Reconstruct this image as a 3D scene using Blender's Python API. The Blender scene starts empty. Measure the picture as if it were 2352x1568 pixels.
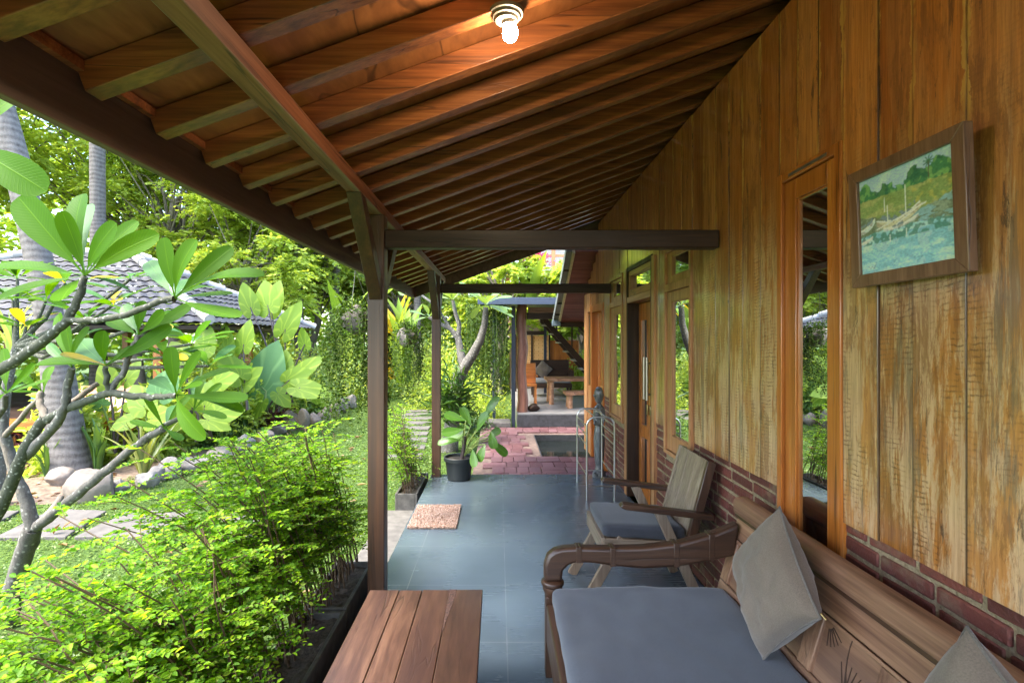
import bpy, bmesh, math, random
import numpy as np
from mathutils import Vector, Matrix, noise as NZ
R = math.radians
SC = bpy.context.scene
COL = SC.collection
rnd = random.Random(7)
rs = np.random.RandomState(11)

# ------------------------------------------------------------------ camera, light, exposure
cam_d = bpy.data.cameras.new('camera'); cam = bpy.data.objects.new('camera', cam_d); COL.objects.link(cam)
cam.location = (0, 0, 1.515); cam.rotation_euler = (R(90), 0, 0)
cam_d.sensor_width = 36; cam_d.lens = 18.0
cam_d.shift_x = 0.0133; cam_d.shift_y = -0.0015
cam_d.clip_start = 0.05; cam_d.clip_end = 600
SC.camera = cam
SUN_EL, SUN_AZ = 58, -122            # azimuth measured from +Y towards +X
w = bpy.data.worlds.new('World'); SC.world = w; w.use_nodes = True
wn = w.node_tree
sky = wn.nodes.new('ShaderNodeTexSky'); sky.sky_type = 'NISHITA'; sky.sun_disc = False
sky.sun_elevation = R(SUN_EL); sky.sun_rotation = R(SUN_AZ); sky.air_density = 1.0; sky.dust_density = 2.0
bg = wn.nodes['Background']; bg.inputs['Strength'].default_value = 0.15
wn.links.new(sky.outputs[0], bg.inputs['Color'])
sd = bpy.data.lights.new('sun', 'SUN'); sun = bpy.data.objects.new('sun', sd); COL.objects.link(sun)
sd.energy = 1.6; sd.angle = R(28); sd.color = (1, 0.94, 0.82)
dv = Vector((math.sin(R(SUN_AZ)) * math.cos(R(SUN_EL)), math.cos(R(SUN_AZ)) * math.cos(R(SUN_EL)), math.sin(R(SUN_EL))))
sun.rotation_euler = dv.to_track_quat('Z', 'Y').to_euler()
SC.view_settings.view_transform = 'Standard'; SC.view_settings.look = 'None'
SC.view_settings.exposure = 3.15; SC.view_settings.gamma = 1
SC.cycles.use_denoising = True
SC.cycles.max_bounces = 10; SC.cycles.diffuse_bounces = 5; SC.cycles.glossy_bounces = 4
SC.cycles.transmission_bounces = 5; SC.cycles.transparent_max_bounces = 8
SC.cycles.caustics_reflective = False; SC.cycles.caustics_refractive = False
SC.cycles.sample_clamp_indirect = 6

# ------------------------------------------------------------------ naming helpers
def thing(name, label, cat, loc=(0, 0, 0), group=None, rz=0):
    o = bpy.data.objects.new(name, None); COL.objects.link(o)
    o.location = loc; o.rotation_euler = (0, 0, rz); o.empty_display_size = .1
    o['label'] = label; o['category'] = cat
    if group: o['group'] = group
    return o
def tag(o, label, cat, group=None):
    o['label'] = label; o['category'] = cat
    if group: o['group'] = group
    return o
def kind(o, k='structure'):
    o['kind'] = k; return o
def rootloc(p):
    while p.parent: p = p.parent
    return Vector(p.location)
def link(name, me, m, parent=None, smooth=None):
    o = bpy.data.objects.new(name, me); COL.objects.link(o)
    if m: me.materials.append(m)
    if parent is not None:
        l = rootloc(parent); me.transform(Matrix.Translation(-l)); o.parent = parent
    if smooth is not None:
        me.shade_smooth()
        if smooth < 180: me.set_sharp_from_angle(angle=R(smooth))
    return o
def mesh_np(V, Q, uv=None):
    """V (n,3), Q (m,k) all the same corner count"""
    V = np.asarray(V, np.float32).reshape(-1, 3); Q = np.asarray(Q, np.int32)
    me = bpy.data.meshes.new('mesh'); k = Q.shape[1]
    me.vertices.add(len(V)); me.vertices.foreach_set('co', V.ravel())
    me.loops.add(Q.size); me.loops.foreach_set('vertex_index', Q.ravel())
    me.polygons.add(len(Q)); me.polygons.foreach_set('loop_start', np.arange(0, Q.size, k, dtype=np.int32))
    me.update(calc_edges=True)
    if uv is not None:
        l = me.uv_layers.new(name='UVMap'); l.data.foreach_set('uv', np.asarray(uv, np.float32)[Q.ravel()].ravel())
    me.validate(); return me

class MB:
    def __init__(s): s.v = []; s.f = []; s.uv = None
    def add(s, vs, fs):
        b = len(s.v); s.v += [tuple(p) for p in vs]; s.f += [tuple(i + b for i in f) for f in fs]; return s
    def box(s, x0, x1, y0, y1, z0, z1):
        return s.add([(x0,y0,z0),(x1,y0,z0),(x1,y1,z0),(x0,y1,z0),(x0,y0,z1),(x1,y0,z1),(x1,y1,z1),(x0,y1,z1)],
                     [(3,2,1,0),(4,5,6,7),(0,1,5,4),(1,2,6,5),(2,3,7,6),(3,0,4,7)])
    def bar(s, p, q, wdt, h, up=(0,0,1), w2=None, h2=None):
        p = Vector(p); q = Vector(q); d = (q - p).normalized(); u = Vector(up)
        r = d.cross(u).normalized(); u = r.cross(d).normalized()
        vs = []
        for c, a, b in ((p, wdt, h), (q, w2 or wdt, h2 or h)):
            vs += [c - r*a/2 - u*b/2, c + r*a/2 - u*b/2, c + r*a/2 + u*b/2, c - r*a/2 + u*b/2]
        return s.add(vs, [(0,1,2,3),(7,6,5,4),(0,4,5,1),(1,5,6,2),(2,6,7,3),(3,7,4,0)])
    def tube(s, pts, rad, n=8, cap=True):
        pts = [Vector(p) for p in pts]
        if not hasattr(rad, '__len__'): rad = [rad]*len(pts)
        vs = []; fs = []; prev = None
        for i, p in enumerate(pts):
            d = (pts[min(i+1, len(pts)-1)] - pts[max(i-1, 0)])
            d = d.normalized() if d.length > 1e-9 else Vector((0,0,1))
            if prev is None:
                a = Vector((1,0,0)) if abs(d.x) < .8 else Vector((0,1,0))
            else: a = prev
            u = (a - d*a.dot(d)).normalized(); prev = u; t = d.cross(u)
            for k in range(n):
                c = 2*math.pi*k/n
                vs.append(p + (u*math.cos(c) + t*math.sin(c))*rad[i])
        for i in range(len(pts)-1):
            for k in range(n):
                fs.append((i*n+k, i*n+(k+1)%n, (i+1)*n+(k+1)%n, (i+1)*n+k))
        if cap:
            fs.append(tuple(range(n-1, -1, -1))); m = (len(pts)-1)*n; fs.append(tuple(m+k for k in range(n)))
        return s.add(vs, fs)
    def lathe(s, prof, c=(0,0,0), n=20, cap=True, sx=1, sy=1):
        vs = []; fs = []
        for (r, z) in prof:
            for k in range(n):
                a = 2*math.pi*k/n; vs.append((c[0]+r*sx*math.cos(a), c[1]+r*sy*math.sin(a), c[2]+z))
        for i in range(len(prof)-1):
            for k in range(n): fs.append((i*n+k, i*n+(k+1)%n, (i+1)*n+(k+1)%n, (i+1)*n+k))
        if cap:
            fs.append(tuple(range(n-1, -1, -1))); m = (len(prof)-1)*n; fs.append(tuple(m+k for k in range(n)))
        return s.add(vs, fs)
    def sweep(s, secs, n=12, e=4.0):
        """secs: (center, side vec, up vec, half_w, half_h); super-ellipse sections"""
        vs = []; fs = []
        for c, r, u, a, b in secs:
            c = Vector(c); r = Vector(r); u = Vector(u)
            for k in range(n):
                t = 2*math.pi*(k+.5)/n; x = math.cos(t); y = math.sin(t)
                vs.append(c + r*a*math.copysign(abs(x)**(2/e), x) + u*b*math.copysign(abs(y)**(2/e), y))
        for i in range(len(secs)-1):
            for k in range(n): fs.append((i*n+k, i*n+(k+1)%n, (i+1)*n+(k+1)%n, (i+1)*n+k))
        fs.append(tuple(range(n-1, -1, -1))); m = (len(secs)-1)*n; fs.append(tuple(m+k for k in range(n)))
        return s.add(vs, fs)
    def prism(s, poly, d):
        """poly 3D points, extruded by vector d"""
        n = len(poly); d = Vector(d); vs = [Vector(p) for p in poly] + [Vector(p)+d for p in poly]
        return s.add(vs, [tuple(range(n-1,-1,-1)), tuple(range(n, 2*n))] + [(i,(i+1)%n,n+(i+1)%n,n+i) for i in range(n)])
    def rock(s, c, rx, ry, rz, seed, sub=3):
        bm = bmesh.new(); bmesh.ops.create_icosphere(bm, subdivisions=sub, radius=1)
        r = random.Random(seed); dirs = [Vector((r.gauss(0,1), r.gauss(0,1), r.gauss(0,1))).normalized() for _ in range(9)]
        cut = [r.uniform(.58, .92) for _ in dirs]; off = Vector((r.uniform(0, 50), r.uniform(0, 50), 0))
        vs = []
        for v in bm.verts:
            p = v.co.copy()
            for dd, k in zip(dirs, cut):
                q = p.dot(dd)
                if q > k: p -= dd*(q-k)*.92
            p *= 1 + .10*NZ.noise(p*1.6 + off) + .04*NZ.noise(p*5 + off)
            vs.append((c[0]+p.x*rx, c[1]+p.y*ry, c[2]+p.z*rz))
        fs = [tuple(v.index for v in f.verts) for f in bm.faces]; bm.free()
        return s.add(vs, fs)
    def build(s, name, m, parent=None, smooth=None, bevel=0, seg=2):
        me = bpy.data.meshes.new(name); me.from_pydata(s.v, [], s.f); me.update()
        if s.uv is not None:
            l = me.uv_layers.new(name='UVMap')
            for lp in me.loops: l.data[lp.index].uv = s.uv[lp.vertex_index]
        bm = bmesh.new(); bm.from_mesh(me); bmesh.ops.recalc_face_normals(bm, faces=bm.faces); bm.to_mesh(me); bm.free()
        o = link(name, me, m, parent, smooth)
        if bevel:
            b = o.modifiers.new('Bevel', 'BEVEL'); b.width = bevel; b.segments = seg; b.limit_method = 'ANGLE'; b.angle_limit = R(40)
            me.shade_smooth(); me.set_sharp_from_angle(angle=R(35)); b.harden_normals = False
        return o

# ------------------------------------------------------------------ material helpers
class NM:
    def __init__(s, name):
        s.m = bpy.data.materials.new(name); s.m.use_nodes = True; s.t = s.m.node_tree
        s.b = s.t.nodes['Principled BSDF']; s.out = s.t.nodes['Material Output']
    def n(s, typ, props=None, **inp):
        nd = s.t.nodes.new('ShaderNode' + typ)
        for k, v in (props or {}).items(): setattr(nd, k, v)
        for k, v in inp.items():
            key = int(k[1:]) if k[0] == 'i' and k[1:].isdigit() else k.replace('_', ' ')
            s.put(nd, key, v)
        return nd
    def put(s, nd, key, v):
        sk = nd.inputs[key]
        if isinstance(v, bpy.types.NodeSocket): s.t.links.new(v, sk)
        elif isinstance(v, bpy.types.Node): s.t.links.new(v.outputs[0], sk)
        else:
            if hasattr(sk.default_value, '__len__') and hasattr(v, '__len__') and len(v) == 3 and len(sk.default_value) == 4: v = (*v, 1)
            sk.default_value = v
    def ramp(s, fac, stops, interp='LINEAR'):
        nd = s.t.nodes.new('ShaderNodeValToRGB'); cr = nd.color_ramp; cr.interpolation = interp
        while len(cr.elements) < len(stops): cr.elements.new(.5)
        for e, (p, c) in zip(cr.elements, stops):
            e.position = p
            if not hasattr(c, '__len__'): c = (c, c, c)
            e.color = (*c, 1)
        s.t.links.new(fac if isinstance(fac, bpy.types.NodeSocket) else fac.outputs[0], nd.inputs[0]); return nd.outputs[0]
    def math(s, op, a, b=0.0, clamp=False):
        nd = s.n('Math', dict(operation=op, use_clamp=clamp), i0=a, i1=b); return nd.outputs[0]
    def mix(s, f, a, b, blend='MIX'):
        nd = s.n('Mix', dict(data_type='RGBA', blend_type=blend)); s.put(nd, 0, f); s.put(nd, 6, a); s.put(nd, 7, b); return nd.outputs[2]
    def obj(s, scale=(1,1,1), off=None, rot=(0,0,0), src='Object'):
        tc = s.n('TexCoord'); v = tc.outputs[src]
        mp = s.n('Mapping'); s.put(mp, 0, v); mp.inputs['Scale'].default_value = scale; mp.inputs['Rotation'].default_value = rot
        v = mp.outputs[0]
        if off is not None:
            v = s.n('VectorMath', dict(operation='ADD'), i0=v, i1=off).outputs[0]
        return v
    def island(s): return s.n('NewGeometry').outputs['Random Per Island']
    def noise(s, v, scale, detail=4, rough=.55, dist=0):
        return s.n('TexNoise', None, Vector=v, Scale=scale, Detail=detail, Roughness=rough, Distortion=dist).outputs[0]
    def bump(s, h, st=.3, dist=.01):
        nd = s.n('Bump', None, Height=h, Strength=st, Distance=dist); s.put(s.b, 'Normal', nd.outputs[0]); return nd
    def set(s, **k):
        for a, v in k.items(): s.put(s.b, a.replace('_', ' '), v)
        return s.m

def wood(name, dark, mid, light, axis='Z', across=22, along=1.2, rough=.45, coat=0.0, coatr=.2, var=.35, bump=.25, stain=None, stain_amt=.5, spec=.5):
    k = NM(name); isl = k.island()
    offs = k.n('CombineXYZ', None, i0=k.math('MULTIPLY', isl, 37.0), i1=k.math('MULTIPLY', isl, 91.0), i2=k.math('MULTIPLY', isl, 53.0)).outputs[0]
    sc = [across]*3; sc['XYZ'.index(axis)] = along
    v = k.obj(tuple(sc), offs)
    n1 = k.noise(v, .45, 5, .6, 1.2)
    n2 = k.noise(v, 3.2, 3, .6)
    fs = [across*5.5]*3; fs['XYZ'.index(axis)] = along*3.0
    n3 = k.noise(k.obj(tuple(fs), offs), 1.0, 3, .6)
    g = k.math('ADD', k.math('ADD', k.math('MULTIPLY', n1, .52), k.math('MULTIPLY', n2, .24)), k.math('MULTIPLY', n3, .24))
    c = k.ramp(g, [(.36, dark), (.5, mid), (.64, light)])
    ck = k.noise(k.obj(tuple(x*.55 for x in sc), offs), 1.0, 3, .5, .3)
    crk = k.math('MULTIPLY', k.ramp(k.math('ABSOLUTE', k.math('SUBTRACT', ck, .47)), [(0, 1.0), (.006, .8), (.014, 0.0)]), k.ramp(k.noise(k.obj(tuple(x*.2 for x in sc), offs), 1.0, 3), [(.5, 0.0), (.6, 1.0)]))
    c = k.mix(k.math('MULTIPLY', crk, .75), c, tuple(x*.3 for x in dark))
    br = k.math('ADD', k.math('MULTIPLY', isl, var), 1 - var/2)
    c = k.mix(1.0, c, k.n('CombineColor', None, i0=br, i1=br, i2=br).outputs[0], 'MULTIPLY')
    if stain is not None:
        v2 = k.obj(tuple(x*.12 for x in sc), offs); st = k.noise(v2, 1.6, 5, .65)
        f = k.ramp(st, [(.48, 0.0), (.66, stain_amt)])
        c = k.mix(f, c, stain)
    k.bump(k.math('SUBTRACT', g, crk), bump, .006)
    rr = k.ramp(n1, [(.3, rough+.1), (.7, rough-.06)])
    return k.set(Base_Color=c, Roughness=rr, Coat_Weight=coat, Coat_Roughness=coatr, Specular_IOR_Level=spec)

def plain(name, col, rough=.5, metal=0.0, noise=.15, scale=20, bump=.1, **kw):
    k = NM(name); v = k.obj(); n = k.noise(v, scale, 4)
    c = k.mix(1.0, col, k.ramp(n, [(.3, 1-noise), (.7, 1+noise)]), 'MULTIPLY')
    if bump: k.bump(n, bump, .005)
    return k.set(Base_Color=c, Roughness=rough, Metallic=metal, **kw)

def leafmat(name, cols, trans=.4, rough=.42, vein=None, spec=.4, tcol=None):
    """random colour per leaf, part of the light passes through"""
    k = NM(name); isl = k.island()
    n = len(cols); c = k.ramp(isl, [(i/(n-1) if n > 1 else 0, col) for i, col in enumerate(cols)])
    if vein == 'pinnate':
        uv = k.n('TexCoord').outputs['UV']; sp = k.n('SeparateXYZ', None, Vector=uv)
        u = k.math('ABSOLUTE', k.math('SUBTRACT', sp.outputs[0], .5))
        ph = k.math('FRACT', k.math('MULTIPLY', k.math('SUBTRACT', sp.outputs[1], k.math('MULTIPLY', u, .28)), 26.0))
        rib = k.ramp(ph, [(0, .0), (.35, 0.0), (.5, .55), (.65, 0.0), (1, 0.0)])
        mid = k.ramp(u, [(0, .8), (.012, .6), (.03, 0.0)])
        f = k.math('MAXIMUM', k.math('MULTIPLY', rib, .5), mid)
        c = k.mix(f, c, k.mix(1.0, c, (1.9, 1.55, 1.7), 'MULTIPLY'))
        k.bump(f, .35, .004)
    if vein == 'heart':
        uv = k.n('TexCoord').outputs['UV']; sp = k.n('SeparateXYZ', None, Vector=uv)
        ph = k.math('ABSOLUTE', k.math('SUBTRACT', k.math('FRACT', k.math('MULTIPLY', sp.outputs[0], 8.0)), .5))
        f = k.ramp(ph, [(0, .8), (.07, .5), (.16, 0.0)])
        c = k.mix(f, c, k.mix(1.0, c, (1.8, 1.5, 1.5), 'MULTIPLY')); k.bump(f, .3, .006)
    k.set(Base_Color=c, Roughness=rough, Specular_IOR_Level=spec)
    tr = k.n('BsdfTranslucent'); k.put(tr, 'Color', k.mix(1.0, c, tcol or (1.5, 1.35, .45), 'MULTIPLY'))
    mx = k.n('MixShader'); k.put(mx, 0, trans); k.t.links.new(k.b.outputs[0], mx.inputs[1]); k.t.links.new(tr.outputs[0], mx.inputs[2])
    k.t.links.new(mx.outputs[0], k.out.inputs['Surface']); return k.m

# pixel helpers used only to work out real positions from measurements of the photograph (2352 px wide)
CX, CY, F, WALLX = 1144.7, 780.0, 1176.0, 1.26
def P(px, py, d): return Vector(((px-CX)*d/F, d, 1.515-(py-CY)*d/F))
def WY(px): return F*WALLX/(px-CX)
# ================================================================== MATERIALS of the house
def plank_mat():
    k = NM('weathered_planks'); isl = k.island()
    offs = k.n('CombineXYZ', None, i0=k.math('MULTIPLY', isl, 37.0), i1=k.math('MULTIPLY', isl, 91.0), i2=k.math('MULTIPLY', isl, 53.0)).outputs[0]
    def N(sx, sz, det=8, rg=.75, dist=.3): return k.noise(k.obj((sx, sx, sz), offs), 1.0, det, rg, dist)
    zz = k.n('SeparateXYZ', None, Vector=k.obj()).outputs[2]
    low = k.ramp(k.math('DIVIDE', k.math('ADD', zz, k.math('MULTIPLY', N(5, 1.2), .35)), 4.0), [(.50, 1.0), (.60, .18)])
    # tone of each board, then the long grain
    c = k.ramp(isl, [(0, (.31, .112, .023)), (.3, (.40, .160, .036)), (.55, (.27, .092, .018)), (.8, (.44, .20, .058)), (1, (.36, .137, .03))])
    g1 = N(15, .8); g2 = N(75, 1.8, 4, .65); g3 = N(190, 9, 3, .6)
    g = k.math('ADD', k.math('ADD', k.math('MULTIPLY', g1, .45), k.math('MULTIPLY', g2, .30)), k.math('MULTIPLY', g3, .25))
    c = k.mix(1.0, c, k.ramp(g, [(.36, (.46, .40, .34)), (.5, (1, 1, 1)), (.62, (1.42, 1.45, 1.5))]), 'MULTIPLY')
    # worn pale patches on the lower wall, with ragged edges
    wp = k.math('MULTIPLY', k.ramp(N(9, 1.3, 9, .78), [(.47, 0.0), (.525, .82)]), low)
    c = k.mix(wp, c, k.ramp(g, [(.38, (.36, .205, .10)), (.6, (.66, .45, .26))]))
    # warm bulb light on the upper wall, painted in as an orange tint
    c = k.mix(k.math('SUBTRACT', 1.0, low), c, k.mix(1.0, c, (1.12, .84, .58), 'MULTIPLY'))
    # bare reddish wood
    c = k.mix(k.ramp(N(11, 2.2, 9, .8), [(.535, 0.0), (.575, .62)]), c, (.20, .068, .016))
    # dark weather streaks and knots
    c = k.mix(k.ramp(N(24, 2.4, 9, .82, .6), [(.575, 0.0), (.615, .8)]), c, (.045, .022, .012))
    gs = k.math('MULTIPLY', k.ramp(N(13, 1.0, 8, .75), [(.56, 0.0), (.60, .6)]), low); c = k.mix(gs, c, (.135, .105, .075))
    # saw marks, across the board
    wave = k.n('TexWave', dict(wave_type='BANDS', bands_direction='Z'), Vector=k.obj((1, 1, 1), offs, (R(4), 0, 0)), Scale=19.0, Distortion=7.0, Detail=4.0, Detail_Scale=.5, Detail_Roughness=.75).outputs[0]
    mask = k.math('MULTIPLY', k.ramp(N(6, 1.5, 6, .7), [(.46, 0.0), (.56, 1.0)]), k.ramp(N(30, 22, 4, .7), [(.42, 0.0), (.58, 1.0)]))
    saw = k.math('MULTIPLY', k.math('MULTIPLY', k.ramp(wave, [(.0, 1.0), (.45, .0)]), mask), low)
    c = k.mix(k.math('MULTIPLY', saw, .75), c, (.13, .05, .016))
    # putty along the joints, and the dark gap
    uv = k.n('TexCoord').outputs['UV']; sp = k.n('SeparateXYZ', None, Vector=uv)
    ed = k.math('SUBTRACT', .5, k.math('ABSOLUTE', k.math('SUBTRACT', sp.outputs[0], .5)))
    wob = k.math('MULTIPLY', k.math('SUBTRACT', N(6, 4, 6, .75), .40), .62)
    up_ = k.ramp(k.math('DIVIDE', zz, 4.0), [(.44, .04), (.56, 1.0)])
    up_ = k.math('MULTIPLY', up_, k.ramp(N(3.5, 1.1, 5, .7), [(.44, .0), (.54, 1.0)]))
    pf = k.math('MULTIPLY', k.ramp(k.math('SUBTRACT', wob, ed), [(.0, 0.0), (.012, .85)]), up_)
    c = k.mix(pf, c, (.56, .29, .065))
    c = k.mix(k.math('MULTIPLY', k.ramp(ed, [(.018, .85), (.045, 0.0)]), k.math('SUBTRACT', 1.0, pf)), c, (.05, .025, .012))
    vo = k.n('TexVoronoi', dict(feature='F1'), Vector=k.obj((1, 1, .62)), Scale=3.4, Randomness=1.0).outputs['Distance']
    c = k.mix(k.ramp(vo, [(.014, .9), (.026, 0.0)]), c, (.03, .02, .015))
    h = k.math('ADD', k.math('SUBTRACT', g, k.math('MULTIPLY', saw, .5)), k.math('MULTIPLY', pf, .3))
    k.bump(h, .45, .004)
    return k.set(Base_Color=c, Roughness=k.ramp(g, [(.36, .55), (.62, .36)]), Coat_Weight=.8, Coat_Roughness=.13, Coat_IOR=1.6)
M = {}
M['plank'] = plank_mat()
DK = ((0.012, 0.00525, 0.003), (0.03, 0.0135, 0.00675), (0.0562, 0.027, 0.0135))
for ax in 'XYZ':
    M['dark' + ax] = wood('dark_timber_' + ax, *DK, axis=ax, rough=.5, coat=.08, coatr=.3, stain=(.02, .014, .01), spec=.3)
    M['teak' + ax] = wood('varnished_teak_' + ax, (0.246, 0.0662, 0.01), (0.407, 0.127, 0.021), (0.554, 0.198, 0.042), axis=ax, rough=.3, coat=.5, coatr=.12, var=.2, bump=.1)
    M['old' + ax] = wood('old_bench_wood_' + ax, (0.091, 0.0416, 0.0232), (0.202, 0.104, 0.0586), (0.325, 0.189, 0.112), axis=ax, rough=.5, coat=.1, coatr=.3, var=.25, stain=(0.13, 0.0715, 0.0488), stain_amt=.6)
    M['brown' + ax] = wood('brown_bench_wood_' + ax, (0.021, 0.009, 0.00525), (0.0488, 0.0218, 0.0112), (0.0825, 0.0405, 0.0218), axis=ax, rough=.42, coat=.2, coatr=.25, var=.2, stain=(0.03, 0.0165, 0.0105))
    M['grey' + ax] = wood('grey_chair_wood_' + ax, (.12, .082, .054), (.215, .160, .112), (.31, .245, .18), axis=ax, rough=.5, coat=.1, var=.25, stain=(.22, .15, .10))
    M['pale' + ax] = wood('pale_weathered_timber_' + ax, (0.24, 0.101, 0.0359), (0.399, 0.185, 0.0701), (0.542, 0.274, 0.115), axis=ax, rough=.48, coat=.25, coatr=.18, var=.25, stain=(0.319, 0.134, 0.0599))
M['rafter'] = wood('rafter_timber', (0.0907, 0.0266, 0.00815), (0.243, 0.0746, 0.0212), (0.424, 0.151, 0.0457), axis='X', rough=.4, coat=.3, coatr=.2, var=.5, stain=(0.142, 0.0533, 0.0244))
CABLE = True
M['ceil'] = wood('ceiling_board', (0.134, 0.0447, 0.0134), (0.232, 0.0809, 0.0235), (0.34, 0.128, 0.0403), axis='Y', across=6, along=2.5, rough=.5, var=.3, bump=.1, stain=(0.215, 0.086, 0.037))
M['purlin'] = wood('purlin_timber', (0.112, 0.0368, 0.014), (0.213, 0.0714, 0.028), (0.325, 0.131, 0.06), axis='Y', rough=.5, var=.1, stain=(0.375, 0.357, 0.27), stain_amt=.75)
M['fascia'] = wood('fascia_board', (.07, .038, .025), (.125, .07, .045), (.17, .10, .066), axis='Y', rough=.55, var=.1, stain=(.06, .035, .024))
M['post'] = wood('post_timber', (0.0208, 0.0077, 0.0035), (0.0548, 0.0208, 0.0091), (0.104, 0.0431, 0.0196), axis='Z', rough=.45, coat=.2, coatr=.3, var=.15, stain=(0.0662, 0.0385, 0.021))
k = NM('window_glass'); k.set(Base_Color=(.010, .011, .012), Roughness=.03)
gl_ = k.n('BsdfGlossy'); gl_.inputs['Color'].default_value = (.95, .97, .95, 1); gl_.inputs['Roughness'].default_value = .004
lw = k.n('LayerWeight', None, Blend=.62); mx_ = k.n('MixShader'); k.put(mx_, 0, k.math('ADD', k.math('MULTIPLY', lw.outputs['Facing'], .5), .4)); k.t.links.new(k.b.outputs[0], mx_.inputs[1]); k.t.links.new(gl_.outputs[0], mx_.inputs[2]); k.t.links.new(mx_.outputs[0], k.out.inputs['Surface'])
M['glass'] = k.m
M['black'] = plain('black_gap', (.012, .010, .009), .8)
# brick, mortar
k = NM('old_red_brick'); isl = k.island(); v = k.obj(); n = k.noise(v, 38, 6, .7); n2 = k.noise(v, 9, 4)
c = k.ramp(isl, [(0, (0.09, 0.024, 0.0168)), (.5, (0.138, 0.034, 0.0231)), (1, (0.192, 0.054, 0.0378))])
c = k.mix(k.ramp(n, [(.5, 0.0), (.68, .55)]), c, (.07, .03, .026)); c = k.mix(k.ramp(n2, [(.54, 0.0), (.68, .6)]), c, (.20, .145, .09))
k.bump(n, .9, .012); M['brick'] = k.set(Base_Color=c, Roughness=.62)
k = NM('lime_mortar'); v = k.obj(); n = k.noise(v, 60, 6, .75)
k.bump(n, .9, .012); M['mortar'] = k.set(Base_Color=k.ramp(n, [(.3, (0.14, 0.105, 0.0588)), (.55, (0.336, 0.259, 0.154)), (.75, (0.476, 0.392, 0.252))]), Roughness=.8)
# floor tiles
k = NM('slate_blue_floor_tiles'); v = k.obj((1, 1, 1))
nn = k.noise(v, 1.6, 5, .5, .3); n2 = k.noise(k.obj((4, 70, 1)), 1.0, 4, .6)
g = k.math('ADD', k.math('MULTIPLY', nn, .8), k.math('MULTIPLY', n2, .2))
c = k.ramp(g, [(.3, (.054, .075, .095)), (.5, (.070, .094, .117)), (.7, (.090, .117, .142))])
sp = k.n('SeparateXYZ', None, Vector=v)
def joint(s_, off):
    f = k.math('FRACT', k.math('DIVIDE', k.math('SUBTRACT', s_, off), .6)); a = k.math('ABSOLUTE', k.math('SUBTRACT', f, .5))
    return k.ramp(a, [(.4955, 0.0), (.4975, 1.0)])
j = k.math('MAXIMUM', joint(sp.outputs[0], 20.443-30*.6-.6*4), joint(sp.outputs[1], 4.97-6))
j = k.math('MULTIPLY', j, k.ramp(k.noise(v, 3, 4), [(.38, .12), (.62, .95)]))
c = k.mix(k.math('MULTIPLY', j, .6), c, (.30, .32, .33))
k.bump(g, .06, .01)
M['tile'] = k.set(Base_Color=c, Roughness=k.ramp(g, [(.3, .34), (.7, .2)]), Specular_IOR_Level=.6)
# brick paving
k = NM('red_paving_brick'); isl = k.island(); v = k.obj(); n = k.noise(v, 14, 6, .7)
c = k.ramp(isl, [(0, (0.0984, 0.0352, 0.0376)), (.35, (0.131, 0.0525, 0.0594)), (.7, (0.171, 0.08, 0.0901)), (1, (0.118, 0.0544, 0.0641))])
c = k.mix(k.ramp(n, [(.48, 0.0), (.7, .5)]), c, (.19, .13, .125)); k.bump(n, .3, .01)
M['paver'] = k.set(Base_Color=c, Roughness=.6)
M['concrete'] = plain('grey_concrete', (0.113, 0.105, 0.0966), .8, noise=.3, scale=14, bump=.3)
M['darkconc'] = plain('mossy_dark_concrete', (.075, .07, .064), .75, noise=.45, scale=16, bump=.5)
M['stone_plinth'] = plain('black_stone', (.035, .037, .042), .6, noise=.4, scale=18, bump=.4)

# ================================================================== HOUSE
house = thing('house', 'long wooden plank house with brick base and deep timber veranda roof', 'house', (1.3, 3, 0))
SL = .362; ZR0 = 2.285; XP = -.69
def zraf(x): return ZR0 + SL*(x - XP)
YEND, YNEAR = 6.55, -1.6
ZB = .852
# openings: name, y0, y1, z0, z1
W1 = (WY(1937), WY(1790), .60, 2.245)
W2 = (WY(1590), WY(1527), .67, 2.20)
DR = (WY(1500), WY(1441.5), 0.0, 2.215)
W3 = (WY(1431), WY(1401), .67, 2.20)
D2 = (6.12, 7.16, -.06, 1.97)
OPEN = [W1, W2, DR, W3, D2]
WEND = 7.40
edges = {-3.0, WEND}
for o in OPEN: edges |= {o[0], o[1]}
edges = sorted(edges); pe = []
for a, b in zip(edges, edges[1:]):
    n = max(1, round((b-a)/.165)); t = [a + (b-a)*i/n for i in range(n+1)]
    for i in range(1, n): t[i] += rnd.uniform(-.018, .018)
    pe += [(t[i], t[i+1]) for i in range(n)]
pm = MB(); uvs = []
for a, b in pe:
    m = (a+b)/2; z0 = ZB + rnd.uniform(-.004, .004)
    for o in OPEN:
        if o[0] < m < o[1]: z0 = o[3]
    x = WALLX + rnd.uniform(-.0025, .0025); z1 = zraf(WALLX) - .014 if m < YEND else 2.60
    if m >= YEND: z1 = 2.62 - (m-YEND)*.52
    nz = max(1, int((z1-z0)/.5)); u0 = len(pm.v)
    # front face cut in a few rows so that the board can bow slightly
    vs = []; fs = []
    for i in range(nz+1):
        z = z0 + (z1-z0)*i/nz; xx = x + rnd.uniform(-.0015, .0015)
        vs += [(xx, a+.0022, z), (xx, b-.0022, z), (xx+.002, b-.0012, z), (x+.024, b-.0012, z), (x+.024, a+.0012, z), (xx+.002, a+.0012, z)]
        uvs += [(.02, z), (.98, z), (1, z), (1, z), (0, z), (0, z)]
    for i in range(nz):
        for q in range(6): fs.append((i*6+q, i*6+(q+1) % 6, i*6+6+(q+1) % 6, i*6+6+q))
    fs += [(5, 4, 3, 2, 1, 0), tuple(nz*6+q for q in range(6))]
    pm.add(vs, fs)
pm.uv = uvs
pm.build('plank_wall', M['plank'], house)
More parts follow.
